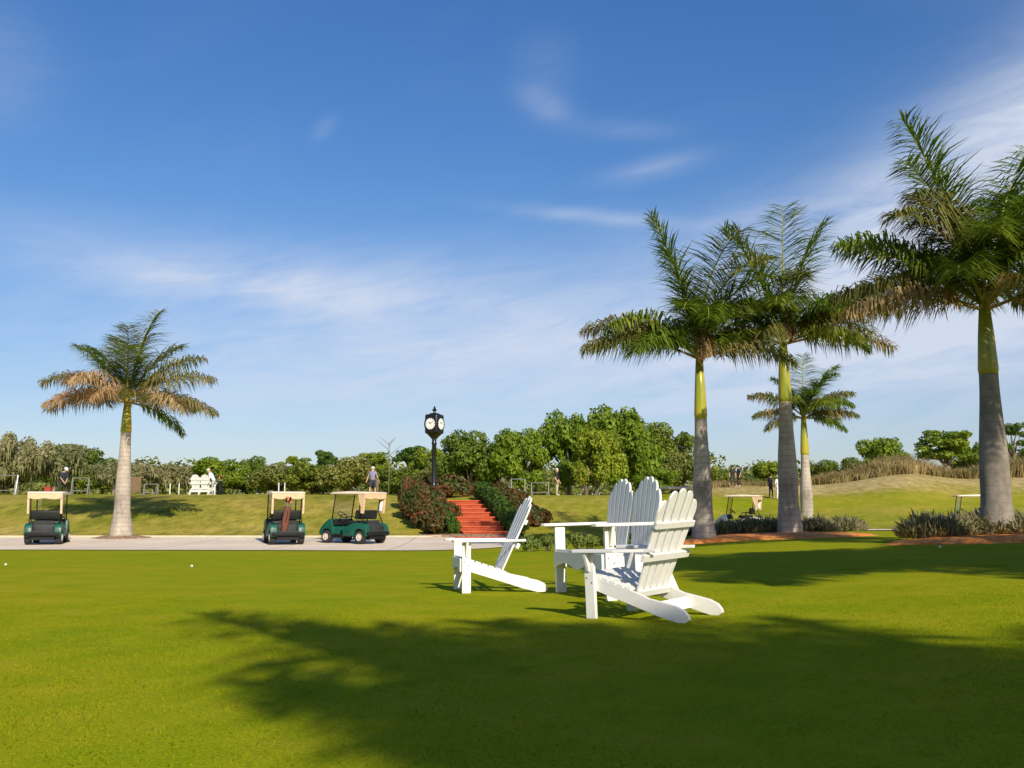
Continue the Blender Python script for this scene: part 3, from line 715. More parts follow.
tree_kind('moss_b', 15, 6, 4.0, 24, 'moss', 'bark_pale', 3800, .3, trunk_f=.3, blob=(.18, .34), kind='moss', shell=.35)
tree_kind('pine_a', 16, 9, 2.8, 16, 'pine', 'bark', 2800, .3, trunk_f=.5, flatness=.62, blob=(.28, .42), kind='pine')
tree_kind('pine_b', 17, 9, 3.6, 20, 'bright', 'bark', 2500, .32, trunk_f=.42, flatness=.5, blob=(.22, .36), kind='pine')
tree_kind('pine_c', 27, 9, 3.4, 15, 'pine', 'bark', 900, .34, trunk_f=.42, flatness=.45, blob=(.2, .32), kind='pine')
tree_kind('scrub_a', 18, 4.5, 3.8, 22, 'scrub', 'bark', 4600, .3, trunk_f=.08, blob=(.24, .4))
tree_kind('scrub_b', 19, 4.5, 3.2, 20, 'oak', 'bark', 4200, .3, trunk_f=.08, blob=(.26, .42))
def tree(key, px, y_top, d, label, wid=None, group='trees along the far edge of the course', name=None, z=None):
    tm, cm, h, sp = TREES[key]
    x = X_at(px, d); z0 = g(x, d) if z is None else z
    hz = max(1.5, Z_at(y_top, d) - z0); s = hz / h
    sx = s if wid is None else (wid * d / F) / (2 * sp)
    nm = name or {'oak': 'oak_tree', 'moss': 'mossy_oak', 'pine': 'pine_tree', 'scrub': 'scrub_tree'}[key.split('_')[0]]
    t = thing(nm, label, 'tree', (x, d, z0), random.random() * 6.28, group); t.scale = (sx, sx, s)
    mesh_obj('trunk', tm, t); mesh_obj('crown', cm, t)
    return t
T = [
 ('moss_a', 14, 437, 78, 'grey-green mossy oak at the left edge of the photo, the tallest on that side', 66),
 ('moss_b', 52, 446, 82, 'grey mossy oak with pale forked limbs above the left cart', 60),
 ('oak_a', 70, 446, 96, 'dark green oak rising just behind the mossy oaks above the left cart', 60),
 ('scrub_a', 2, 452, 100, 'olive bushy tree behind the mossy oak in the left corner', 66),
 ('oak_a', 101, 459, 98, 'small dark rounded oak between the left cart and the single palm', 40),
 ('moss_b', 112, 463, 90, 'pale grey oak just left of the single palm trunk', 46),
 ('moss_a', 152, 464, 94, 'wide grey-green oak just right of the single palm trunk', 58),
 ('moss_b', 184, 466, 96, 'grey oak behind and left of the small white bench', 50),
 ('oak_b', 217, 459, 92, 'fresh green oak behind the small white bench', 52),
 ('scrub_b', 246, 470, 98, 'low dark bushy tree right of the small white bench', 50),
 ('oak_a', 256, 458, 112, 'dark round-topped tree standing alone above the scrub left of the middle cart', 26),
 ('scrub_a', 277, 466, 90, 'broad olive scrub tree above the middle cart', 60),
 ('pine_b', 296, 457, 108, 'thin spreading tree top poking out above the middle cart', 32),
 ('scrub_b', 312, 465, 88, 'dark scrub tree between the middle and the right-hand green cart', 56),
 ('pine_a', 325, 451, 106, 'pine with a rounded dark top between the two green carts', 26),
 ('scrub_a', 346, 459, 84, 'large olive scrub tree above the open-sided green cart', 64),
 ('pine_b', 377, 453, 104, 'pine top just above the person in the purple shirt', 30),
 ('scrub_b', 396, 470, 92, 'dark bush tree right of the person in the purple shirt', 44),
 ('pine_a', 410, 447, 100, 'dark pine top left of the street clock', 36),
 ('oak_c', 428, 450, 92, 'pale green tree partly behind the clock post', 40),
 ('oak_a', 470, 434, 80, 'dense round oak immediately right of the clock post', 66),
 ('scrub_a', 443, 463, 88, 'olive shrubby tree low behind the clock post', 54),
 ('oak_c', 521, 431, 78, 'light green rounded tree above the brick steps', 58),
 ('pine_a', 502, 446, 94, 'dark narrow tree in the gap above the brick steps', 36),
 ('oak_b', 569, 416, 80, 'bright green tree with bare grey limbs above the man in the black shirt', 62),
 ('oak_b', 621, 411, 82, 'tallest bright green broad tree behind the twin-backed settee', 84),
 ('oak_c', 597, 432, 74, 'yellow-green tree filling in front of the tallest tree above the settee', 54),
 ('oak_a', 666, 426, 92, 'dark green tree right of the tallest one, stepping down toward the palm', 58),
 ('scrub_a', 676, 455, 82, 'dull olive tree just left of the palm behind the chairs', 56),
 ('oak_c', 655, 470, 72, 'low bright green tree behind the top of the settee', 48),
 ('scrub_b', 726, 470, 104, 'bushy tree seen right of the palm behind the chairs', 44),
 ('oak_c', 768, 463, 112, 'small light green tree in the gap between the two tall palms', 36),
 ('scrub_a', 742, 474, 108, 'olive bush tree low on the dune between the two tall palms', 44),
 ('oak_a', 826, 462, 130, 'tiny dark tree beyond the dune grass beside the smallest palm', 40),
 ('oak_c', 889, 440, 118, 'rounded bright tree beyond the dune, left one of the pair near the right palm', 54),
 ('pine_b', 950, 431, 116, 'airy flat-topped tree beyond the dune just left of the right palm', 62),
 ('oak_c', 976, 444, 120, 'yellow-green tree touching the left side of the right palm trunk', 40),
 ('pine_c', 1016, 424, 112, 'sparse tall pine at the right edge beyond the thick palm', 36),
 ('scrub_b', 1014, 452, 114, 'dark low tree under the sparse pine at the right edge', 44),
 ('oak_a', 858, 459, 126, 'dark low tree at the left end of the tree pair beyond the dune', 40),
]
for (k, px, yt, d, lab, w) in T: tree(k, px, yt, d, lab, w)
# the continuous woodland behind: reads as one mass
def woodland():
    rng = random.Random(5); blobs = []
    for i in range(230):
        px = rng.uniform(-260, 830); d = rng.uniform(120, 150)
        x = X_at(px, d); z0 = g(x, d); top = Z_at(468 + rng.uniform(-6, 10), d)
        rb = rng.uniform(1.6, 2.8); blobs.append((x, d, z0 + (top - z0) * rng.uniform(-.05, .9) - .3, rb * 1.3, rb, rb))
    V, Fs = leaf_cloud(blobs, 42000, .5, 4)
    b = MB(); b.raw(V, Fs); o = b.build('far_woodland', M['scrub'], fix=False); struct(o, 'stuff'); tag(o, 'continuous far woodland behind the tree line', 'woodland')
woodland()
# bare dead tree by the clock
b = MB(); b.tube([(0,0,-.2),(.05,0,2),(.0,0,4.6)], [.07,.05,.03], 7)
for (a, z0, l) in ((20, 3.4, 1.4), (160, 3.9, 1.2), (60, 4.2, 1.0), (200, 4.4, .9), (-30, 4.5, .8)):
    b.tube([(0,0,z0), (math.cos(R(a))*l*.6, math.sin(R(a))*.2, z0+l*.5), (math.cos(R(a))*l, math.sin(R(a))*.4, z0+l*.75)], [.025,.018,.008], 5)
xd = X_at(388, 88); dt = thing('dead_tree', 'thin leafless pale tree between the purple shirt golfer and the clock', 'tree', (xd, 88, g(xd, 88))); b.build('trunk', M['bark'], dt, smooth='all')
# cabbage palm by the man in the black shirt
xs_ = X_at(586, 74); cp = thing('cabbage_palm', 'short cabbage palm with drooping browned fronds right of the man in black', 'palm tree', (xs_, 74, g(xs_, 74)))
MB().tube([(0,0,-.2),(.05,0,1),(0,0,2.0)], [.2,.17,.18], 10).build('trunk', M['bark'], cp, smooth='all')
for i in range(16):
    up = 70 - i * 8; fo = mesh_obj('frond', frond_mesh(1.5, up, 70, 900 + i, 'y' if i < 8 else 'd', .5, 34), cp); fo.location = (0, 0, 2.0); fo.rotation_euler = (0, 0, i * 2.4)

# ------------------------------------------------------------------ shrubs beside the steps
SHRUB = {}
def shrub_mesh(key, seed, mat, n, size, nb=14, rad=.4):
    rng = random.Random(seed); blobs = []
    for i in range(nb):
        a = rng.random() * 6.28; f = math.sqrt(rng.random()) * .62; z = rng.uniform(.25, .78)
        r_ = rad * rng.uniform(.75, 1.15); k = 1.0 if z < .55 else .75
        blobs.append((math.cos(a) * f * k, math.sin(a) * f * k, z * .98, r_, r_, r_ * .7))
    V, Fs = leaf_cloud(blobs, int(n * 1.3), size, seed, shell=.45)
    st = MB(); st.raw(V, Fs); fm = st.mesh('foliage', M[mat], fix=False)
    b = MB()
    for q in blobs[:7]: b.tube([(0, 0, -.05), (q[0] * .4, q[1] * .4, q[2] * .5), (q[0] * .8, q[1] * .8, q[2])], [.03, .02, .006], 5)
    SHRUB[key] = (fm, b.mesh('stem', M['bark'], smooth='all'))
shrub_mesh('croton_a', 61, 'croton', 2600, .13); shrub_mesh('croton_b', 62, 'croton', 2600, .12, 17)
shrub_mesh('green', 63, 'hedge', 2400, .1, 18, .42); shrub_mesh('cover', 64, 'cover', 1500, .12, 14, .36)
def shrub(key, x, y, w, h, label, group=None, name=None, dz=0):
    fm, sm = SHRUB[key]; t = thing(name or ('croton_shrub' if 'croton' in key else 'shrub'), label, 'shrub', (x, y, g(x, y) - .03 + dz), random.random() * 6.28, group)
    t.scale = (w / 2, w / 2, h); mesh_obj('foliage', fm, t); mesh_obj('stem', sm, t); return t
def shrub_px(key, px, d, y_top, wpx, label, group=None, name=None):
    x = X_at(px, d); return shrub(key, x, d, wpx * d / F, max(.3, (Z_at(y_top, d) - g(x, d)) / 1.08), label, group, name)
LG, RG = 'red-leaved shrubs left of the brick steps', 'red-leaved shrubs right of the brick steps'
for a in [('croton_a', 437, 38.6, 506, 40, 'red-flecked shrub at the foot of the left bank, closest to the path'),
          ('croton_b', 425, 40.0, 495, 44, 'red-flecked shrub second up the left bank from the path'),
          ('croton_a', 441, 40.8, 492, 40, 'red-flecked shrub half way up hugging the left edge of the steps'),
          ('croton_b', 414, 41.6, 482, 40, 'tall red-flecked shrub on the outer left edge of the bank'),
          ('croton_a', 428, 43.0, 478, 44, 'red-flecked shrub upper middle of the left bank, below the clock'),
          ('croton_b', 408, 43.8, 474, 30, 'red-flecked shrub farthest left at the top of the bank'),
          ('croton_a', 421, 47.0, 471, 40, 'reddish shrub at the bank top just left of the clock post'),
          ('croton_b', 446, 48.2, 472, 46, 'reddish shrub at the bank top just right of the clock post'),
          ('croton_a', 464, 49.5, 476, 30, 'dull green-red shrub right above the top of the steps'),]:
    shrub_px(*a, group=LG)
shrub_px('green', 453.5, 37.9, 510, 19, 'round clipped green bush at the left foot of the brick steps')
for a in [('croton_b', 498, 46.0, 480, 30, 'red-flecked shrub topmost on the right side of the steps'),
          ('croton_a', 514, 44.6, 484, 34, 'red-flecked shrub second down the right bank'),
          ('croton_b', 521, 42.2, 492, 38, 'red-flecked shrub in the middle of the right bank with a red bloom patch'),
          ('croton_a', 534, 40.4, 500, 34, 'dark red-green shrub at the right end of the right bank'),
          ('croton_b', 520, 39.6, 506, 34, 'dark shrub low on the right bank behind the left chair back'),]:
    shrub_px(*a, group=RG)
# clipped hedge that runs down the right side of the steps
hb = []; rng = random.Random(8)
for i in range(26):
    f = i / 25; y = 47.2 - 9.2 * f; x = X_at(481 + 36 * f, y, 1); hb.append((x, y, g(x, y) + .42, .42, .5, .5))
V_, F_ = leaf_cloud(hb, 9000, .09, 77, shell=.75, out=1.6)
t = thing('clipped_hedge', 'dark green clipped hedge sloping down the right side of the brick steps', 'hedge', (0, 0, 0)); q = MB(); q.raw(V_, F_); q.build('foliage', M['hedge'], t, fix=False)
q = MB()
for h_ in hb[::2]: q.tube([(h_[0], h_[1], h_[2] - .5), (h_[0], h_[1], h_[2] + .2)], [.03, .01], 5)
q.build('stem', M['bark'], t)
# pale groundcover plants near the chairs
CG = 'pale green low plants beyond the chairs'
for i, px in enumerate((531, 545, 560, 576, 592, 607, 622, 638, 654, 670)):
    shrub_px('cover', px, 27.6 + .5 * math.sin(i * 2.1), 530 + (i % 3) * 1.2, 24, 'pale green low plant in the row beyond the twin-backed settee', CG, 'low_plant')
# spiky shrubs in the palm beds
def spiky_mesh(seed, n=520):
    rng = random.Random(seed); V = []; Fs = []
    for _ in range(n):
        a = rng.random() * 6.28; r0 = .34 * math.sqrt(rng.random()); hz = rng.uniform(0, .34) * (1 - (r0 / .36) ** 2) + .02
        el = R(rng.uniform(20, 85)); l = rng.uniform(.14, .3); a2 = a + rng.gauss(0, .7)
        p = Vector((math.cos(a) * r0, math.sin(a) * r0, hz)); d = Vector((math.cos(a2) * math.cos(el), math.sin(a2) * math.cos(el), math.sin(el)))
        m = p + d * l * .6; tip = m + (d + Vector((0, 0, -rng.uniform(.0, .6)))).normalized() * l * .4
        W = d.cross(Vector((rng.uniform(-.6, .6), rng.uniform(-.6, .6), 1))); W = (W.normalized() if W.length > .01 else Vector((1, 0, 0))) * rng.uniform(.011, .022)
        o = len(V); V += [tuple(p - W * .4), tuple(p + W * .4), tuple(m + W), tuple(m - W), tuple(tip)]; Fs += [(o, o+1, o+2, o+3), (o+3, o+2, o+4)]
    b = MB(); b.raw(V, Fs); return b.mesh('spiky_shrub', M['spiky'], fix=False)
SPK = [spiky_mesh(s) for s in (81, 82, 83)]
def spiky(px, d, s, label, group, rng=random.Random(9)):
    x = X_at(px, d); o = mesh_obj('spiky_shrub', SPK[rng.randrange(3)]); o.location = (x, d, g(x, d) + .05); o.rotation_euler = (0, 0, rng.random() * 6.28); o.scale = (s * 1.15, s * 1.15, s)
    return tag(o, label, 'shrub', group)
G1, G2 = 'grey-green spiky shrubs under the grouped palms', 'grey-green spiky shrubs under the thick right palm'
rng = random.Random(10)
for row, d in enumerate((28.6, 29.4, 30.3)):
    for i in range(13):
        px = 722 + i * 10.4 + rng.uniform(-3, 3) + row * 3
        if abs(px - 789) < 12 and row == 0: continue
        spiky(px, d + rng.uniform(-.25, .25), rng.uniform(.8, 1.05), 'grey-green spiky shrub in the bed under the grouped palms', G1)
for row, d in enumerate((19.9, 20.5, 21.2)):
    for i in range(12):
        px = 921 + i * 11.5 + rng.uniform(-4, 4) + row * 3
        if abs(px - 997) < 14 and row < 2 and row > 0: continue
        spiky(px, d + rng.uniform(-.2, .2), rng.uniform(.85, 1.1), 'grey-green spiky shrub in the bed under the thick right palm', G2)

# dune grass along the golf hill crest: uncountable blades
def dune_grass():
    rng = random.Random(12); V = []; Fs = []
    for i in range(620):
        px = rng.uniform(672, 1120); d = rng.uniform(86, 99) if px > 800 else rng.uniform(84, 93)
        cx_ = X_at(px, d); big = (.45 + .75 * ss(800, 850, px)) * (.8 + .9 * mnoise.noise(Vector((cx_ * .16, d * .1, 5)))) * rng.uniform(.6, 1.35)
        big = max(.3, big); nb = int(80 + 80 * big)
        for _ in range(nb):
            a = rng.random() * 6.28; r0 = abs(rng.gauss(0, .45)) * big; x, y = cx_ + math.cos(a) * r0, d + math.sin(a) * r0; z = g(x, y)
            h = 1.3 * big * rng.uniform(.4, 1.1); w = rng.uniform(.012, .034); b2 = rng.random() * 6.28; out = rng.uniform(.15, .75) * h; lx, ly = math.cos(a) * out, math.sin(a) * out
            c, s_ = math.cos(b2) * w, math.sin(b2) * w; o = len(V)
            V += [(x - c, y - s_, z - .05), (x + c, y + s_, z - .05), (x + lx * .35 + c, y + ly * .35 + s_, z + h * .65), (x + lx * .35 - c, y + ly * .35 - s_, z + h * .65), (x + lx, y + ly, z + h * .92)]
            Fs += [(o, o+1, o+2, o+3), (o+3, o+2, o+4)]
    b = MB(); b.raw(V, Fs); o = b.build('dune_grass', M['pampas'], fix=False); struct(o, 'stuff'); tag(o, 'tall tan dune grass along the crest of the golf hill', 'grass')
dune_grass()

# ------------------------------------------------------------------ brick steps
st = thing('brick_steps', 'wide orange-red brick steps climbing the bank between red shrubs', 'steps', (0, 0, 0))
N = 8; y0, y1 = 37.7, 46.2; x0, x1 = X_at(486, y0, .2), X_at(459.5, y1, 1.4); z0, z1 = g(x0, y0) + .03, g(x1, y1) + .06
hwid = .84
for i in range(N):
    fa, fb = i / N, (i + 1) / N
    xa, xb = x0 + (x1 - x0) * fa, x0 + (x1 - x0) * fb; ya, yb = y0 + (y1 - y0) * fa, y0 + (y1 - y0) * fb
    zt = z0 + (z1 - z0) * (i + 1) / N
    b = MB(); lo = min(g(xa, ya), g(xb, yb)) - .4
    b.add([(xa-hwid, ya, lo), (xa+hwid, ya, lo), (xb+hwid, yb-.002, lo), (xb-hwid, yb-.002, lo), (xa-hwid, ya, zt-.05), (xa+hwid, ya, zt-.05), (xb+hwid, yb-.002, zt-.05), (xb-hwid, yb-.002, zt-.05)], [(0,3,2,1),(4,5,6,7),(0,1,5,4),(1,2,6,5),(2,3,7,6),(3,0,4,7)])
    b.build('riser', M['brick'], st)
    b = MB(); e = .03
    b.add([(xa-hwid-e, ya-e, zt-.049), (xa+hwid+e, ya-e, zt-.049), (xb+hwid+e, yb-e-.002, zt-.049), (xb-hwid-e, yb-e-.002, zt-.049), (xa-hwid-e, ya-e, zt), (xa+hwid+e, ya-e, zt), (xb+hwid+e, yb-e-.002, zt), (xb-hwid-e, yb-e-.002, zt)], [(0,3,2,1),(4,5,6,7),(0,1,5,4),(1,2,6,5),(2,3,7,6),(3,0,4,7)])
    b.build('tread', M['brick_nose'], st, .008)
b = MB(); b.prism([(X_at(455, 37.2), 36.95), (X_at(512, 37), 36.9), (X_at(512, 37.6), 37.66), (X_at(460, 37.6), 37.66)], g(-1, 37) - .05, g(-1, 37.2) + .05, 'xy'); b.build('landing', M['brick'], st, .01)

# ------------------------------------------------------------------ street clock
cd = 45.5; cx = X_at(433.5, cd); cz = g(cx, cd)
ck = thing('street_clock', 'black four-faced street clock on a tall post rising from the shrubs', 'clock', (cx, cd, cz), R(-27))
zb, zt, zf = Z_at(434, cd) - cz, Z_at(414.5, cd) - cz, Z_at(406, cd) - cz
b = MB(); b.lathe([(.3, -.1), (.3, .12), (.22, .18), (.2, .7), (.17, .78), (.14, .82), (.12, .95), (.1, zb - .5), (.12, zb - .46), (.12, zb - .4), (.1, zb - .36), (.11, zb - .2)], 20); b.build('post', M['clock_black'], ck, smooth=True)
b = MB(); b.lathe([(.14, zb - .22), (.2, zb - .14), (.38, zb + .03)], 4, a0=R(45)); b.build('bracket', M['clock_black'], ck)
hs = .335; hh = zt - zb; mid = (zb + zt) / 2
b = MB(); b.box((0, 0, mid), (2 * hs, 2 * hs, hh)); b.build('clock_head', M['clock_black'], ck, .09, True, seg=3)
b = MB(); b.lathe([(.3, zt - .02), (.22, zt + .04), (.06, zt + .08), (.05, zt + .14), (.09, zt + .18), (.11, zt + .22), (.06, zt + .27), (.03, zt + .3), (.05, zt + .33), (.025, zt + .37), (.004, zf)], 16); b.build('finial', M['clock_black'], ck, smooth=True)
fr = .262
for k in range(4):
    A = Matrix.Rotation(R(90 * k), 4, 'Z') @ Matrix.Translation((0, -hs, mid)) @ Matrix.Rotation(R(90), 4, 'X')
    b = MB(); b.m = A; b.lathe([(fr, -.01), (fr, .014), (fr - .01, .018)], 40); f = b.build('clock_face', M['clock_face'], ck)
    b = MB(); b.m = A
    b.lathe([(fr + .03, 0), (fr + .03, .02)], 40); 
    vs, fs = [], []
    for j in range(40):
        q = 2 * math.pi * j / 40
        for (r_, z) in ((fr + .035, .004), (fr + .035, .032), (fr, .032), (fr, .004)): vs.append((r_ * math.cos(q), r_ * math.sin(q), z))
    for j in range(40):
        for m_ in range(4): a_, b_ = j * 4 + m_, j * 4 + (m_ + 1) % 4; c_, d_ = ((j + 1) % 40) * 4 + (m_ + 1) % 4, ((j + 1) % 40) * 4 + m_; fs.append((a_, b_, c_, d_))
    b = MB(); b.m = A; b.add(vs, fs); b.build('bezel', M['clock_black'], f, smooth=True)
    b = MB(); b.m = A
    for j in range(12):
        q = R(30 * j); b = MB(); b.m = A; b.box((math.sin(q) * fr * .82, math.cos(q) * fr * .82, .02), (.018 if j % 3 else .028, .05, .006), Matrix.Rotation(-q, 3, 'Z')); b.build('hour_mark', M['clock_black'], f)
    for nm, q, l, w in (('hour_hand', R(318), .12, .03), ('minute_hand', R(55), .18, .02)):
        b = MB(); b.m = A; b.box((math.sin(q) * l / 2, math.cos(q) * l / 2, .026 if nm[0] == 'h' else .034), (w, l, .006), Matrix.Rotation(-q, 3, 'Z')); b.build(nm, M['clock_black'], f)

# ------------------------------------------------------------------ golf carts (front = local +X)
def arch(cx, cz, r, a0, a1, n=9): return [(cx + r * math.cos(R(a0 + (a1 - a0) * i / n)), cz + r * math.sin(R(a0 + (a1 - a0) * i / n))) for i in range(n + 1)]
def make_cart(label, body='cart_green', group='golf carts', towels=False):
    t = thing('golf_cart', label, 'golf cart', group=group)
    G = M[body]; xr, xf, wr = -.78, .88, .225
    # rear body with wheel arches
    side = [(-1.12, .36), (-1.1, .55), (-1.02, .66), (-.8, .72), (-.45, .7), (-.1, .58), (.02, .44), (.02, .27), (-.48, .27)] + arch(xr, wr, .29, 5, 175) + [(-1.1, .3)]
    for sy in (-1, 1):
        b = MB(); b.prism(side, sy * .36, sy * .6); b.build('rear_fender', G, t, .03, True)
    b = MB(); b.box((-.5, 0, .5), (.9, .72, .36)); b.build('engine_box', M['dgrey'], t, .03, True)
    b = MB(); b.box((-1.02, 0, .40), (.26, .7, .12)); b.box((-1.02, .33, .53), (.26, .03, .16)); b.box((-1.02, -.33, .53), (.26, .03, .16)); b.box((-.9, 0, .66), (.03, .62, .3), Matrix.Rotation(R(-12), 3, 'Y')); b.build('bag_well', M['dgrey'], t, .01)
    b = MB(); b.box((-.72, 0, .25), (.8, .78, .2)); b.tube([(-.78, -.42, .225), (-.78, .42, .225)], .05, 8); b.build('rear_axle', M['black'], t)
    b = MB(); b.box((-1.16, 0, .35), (.09, 1.12, .13)); b.build('rear_bumper', M['black'], t, .03, True)
    b = MB(); b.box((.28, 0, .27), (1.3, 1.0, .09)); b.build('floor', M['dgrey'], t, .02)
    for sy in (-1, 1): MB().box((.28, sy * .54, .26), (.56, .07, .14)).build('rocker_panel', M['black'], t, .02)
    fc = [(.58, .34), (.6, .7), (.66, .86), (.78, .84), (1.0, .7), (1.2, .5), (1.24, .38), (1.2, .3)] + arch(xf, wr, .29, 12, 168) + [(.58, .3)]
    b = MB(); b.prism(fc, -.56, .56); b.build('front_cowl', G, t, .035, True)
    b = MB(); b.box((.6, 0, .72), (.14, 1.0, .22), Matrix.Rotation(R(18), 3, 'Y')); b.build('dashboard', M['black'], t, .03, True)
    b = MB(); b.box((1.23, 0, .36), (.08, 1.08, .12)); b.build('front_bumper', M['black'], t, .03, True)
    for sy in (-1, 1):
        b = MB(); b.m = Matrix.Translation((1.16, sy * .4, .57)) @ Matrix.Rotation(R(42), 4, 'Y'); b.lathe([(.07, -.02), (.07, .02), (.05, .03)], 14); b.build('headlight', M['clock_face'], t, smooth=True)
        b = MB(); b.box((-1.113, sy * .5, .5), (.02, .06, .04)); b.build('tail_light', M['tail'], t, .004)
    b = MB(); b.box((-.22, 0, .73), (.52, 1.06, .13)); b.build('seat', M['vinyl'], t, .045, True)
    b = MB(); b.box((-.56, 0, 1.0), (.13, 1.06, .32), Matrix.Rotation(R(-10), 3, 'Y')); b.build('seat_back', M['vinyl'], t, .045, True)
    b = MB()
    for sy in (-1, 1): b.tube([(-.1, sy * .53, .72), (-.12, sy * .56, .9), (-.42, sy * .56, .95), (-.52, sy * .52, .9)], .018, 8)
    b.build('hip_rail', M['black'], t, smooth='all')
    # posts: windshield pair, rear pair raked outwards
    for sy in (-1, 1):
        MB().tube([(.66, sy * .5, .82), (.5, sy * .5, 1.72)], .021, 8).build('front_post', M['black'], t, smooth='all')
        MB().tube([(-1.0, sy * .48, .55), (-.68, sy * .49, 1.12), (-.78, sy * .5, 1.72)], .021, 8).build('rear_post', M['black'], t, smooth='all')
    MB().box((.575, 0, 1.28), (.008, .94, .84), Matrix.Rotation(R(-10.2), 3, 'Y')).build('windshield', M['glass'], t)
    b = MB(); b.prism([(-1.02, 1.72), (-1.04, 1.755), (-.98, 1.79), (-.2, 1.82), (.55, 1.8), (.72, 1.765), (.7, 1.72)], -.58, .58); b.build('roof', M['roof_tan'], t, .025, True)
    # rolled rain curtain and tied drapes at the rear
    n = 14; prof = [(-.56, 1.73), (.56, 1.73), (.56, 1.57)] + [(.56 - 1.12 * i / n, 1.57 - .035 * math.sin(math.pi * i / n * 2) ** 2) for i in range(1, n)] + [(-.56, 1.57)]
    b = MB(); b.prism(prof, -1.01, -.985, 'yz'); b.build('rear_valance', M['canvas'], t, .004)
    for sy in (-1, 1):
        b = MB(); b.prism([(-.99, 1.71), (-.68, 1.71), (-.74, 1.45), (-.84, 1.22), (-.8, 1.06), (-.92, 1.04), (-.95, 1.22), (-.97, 1.45)], sy * .5, sy * .57)
        b.build('side_drape', M['canvas'], t, .004)
    if towels:
        for sy in (-1, 1):
            b = MB(); b.box((-.84, sy * .46, 1.3), (.12, .06, .36), Matrix.Rotation(R(8), 3, 'X')); b.build('hanging_towel', M['towel'], t, .025, True)
    b = MB(); n = 18; pts = [(.0 + .17 * math.cos(2 * math.pi * i / n), .17 * math.sin(2 * math.pi * i / n), 0) for i in range(n + 1)]
    A = Matrix.Translation((.37, .27, 1.0)) @ Matrix.Rotation(R(-38), 4, 'Y'); b.m = A; b.tube(pts, .016, 6); b.tube([(0, -.16, 0), (0, .16, 0)], .012, 6); b.tube([(0, 0, 0), (.0, 0, -.34)], .02, 6)
    b.build('steering_wheel', M['black'], t, smooth='all')
    for x in (xr, xf):
        for sy in (-1, 1):
            w = MB(); w.lathe([(.12, -.09), (.19, -.1), (.222, -.08), (.228, 0), (.222, .08), (.19, .1), (.12, .09)], 28, (x, sy * .5, wr), 'y'); wo = w.build('wheel', M['tyre'], t, smooth=True)
            w = MB(); w.lathe([(.13, -.03), (.132, .03), (.12, .06), (.1, .045), (.05, .05), (.04, .065), (.0, .066)], 24, (0, 0, 0), 'y')
            if sy < 0: w.V = [(a, -b_, c) for a, b_, c in w.V]
            w.V = [(a + x, b_ + sy * .55, c + wr) for a, b_, c in w.V]; w.build('rim', M['rim'], wo, smooth=True)
    return t
def place_cart(t, px, d, head, lift=.02):
    x = X_at(px, d); t.location = (x, d, g(x, d) + lift); t.rotation_euler = (0, 0, R(head)); t.scale = (.93, .93, .95); return t
cart = make_cart('green golf cart at the far left of the path, seen from behind, no bag aboard')
place_cart(cart, 49, 33.6, 106)
cart2 = dup(cart); cart2['label'] = 'green golf cart in the middle carrying a brown golf bag, its back to the camera'; place_cart(cart2, 284, 33.6, 111)
cart3 = make_cart('green golf cart standing sideways nearest the steps, facing left with cream wheels in view', towels=True); place_cart(cart3, 355, 34.0, 145)
cartw = make_cart('pale-bodied golf cart between the first two tall palms behind the spiky shrubs', 'cart_white', towels=True)
place_cart(cartw, 741, 48, 156)
c5 = dup(cartw); c5['label'] = 'golf cart showing only its roof above the shrubs left of the thick right palm'; place_cart(c5, 970, 49, 170)
c6 = dup(cartw); c6['label'] = 'golf cart mostly hidden behind the twin settee backs and the palm trunk'; place_cart(c6, 672, 34.6, 14)

# golf bag riding on the middle cart and one standing by the bench
def golf_bag(label, fabric):
    t = thing('golf_bag', label, 'golf bag')
    b = MB(); b.lathe([(.13, 0), (.145, .03), (.14, .4), (.135, .78), (.15, .86), (.14, .87)], 18); b.build('bag_body', M[fabric], t, .0, True)
    b = MB(); b.box((.13, 0, .3), (.08, .2, .34)); b.build('pocket', M[fabric], t, .03, True)
    b = MB(); b.tube([(-.12, .0, .75), (-.2, 0, .55), (-.13, 0, .3)], .015, 6); b.build('strap', M['black'], t, smooth='all')
    rng = random.Random(3)
    for i in range(7):
        a = i * .9; x, y = .09 * math.cos(a), .09 * math.sin(a); l = rng.uniform(1.02, 1.2)
        c = MB(); c.tube([(x * .6, y * .6, .5), (x, y, l)], .007, 5); co = c.build('club', M['metal'], t)
        c = MB(); c.lathe([(.01, l - .05), (.04, l - .02), (.05, l + .03), (.045, l + .09), (.01, l + .11)], 10, (x, y, 0)); c.build('head_cover', M['orange'] if i % 2 else M['black'], co, smooth=True)
    return t
gb = golf_bag('brown golf bag with orange club covers strapped on the back of the middle cart', 'brown_leather')
h = R(111); ox, oy = -.95, .12
gb.location = (cart2.location.x + ox * math.cos(h) - oy * math.sin(h), cart2.location.y + ox * math.sin(h) + oy * math.cos(h), cart2.location.z + .44); gb.scale = (.8, .8, .9); gb.rotation_euler = (R(6), R(-8), h)
gb2 = golf_bag('dark golf bag standing just right of the small white bench on the bank', 'black'); x = X_at(219, 61); gb2.location = (x, 61, g(x, 61))

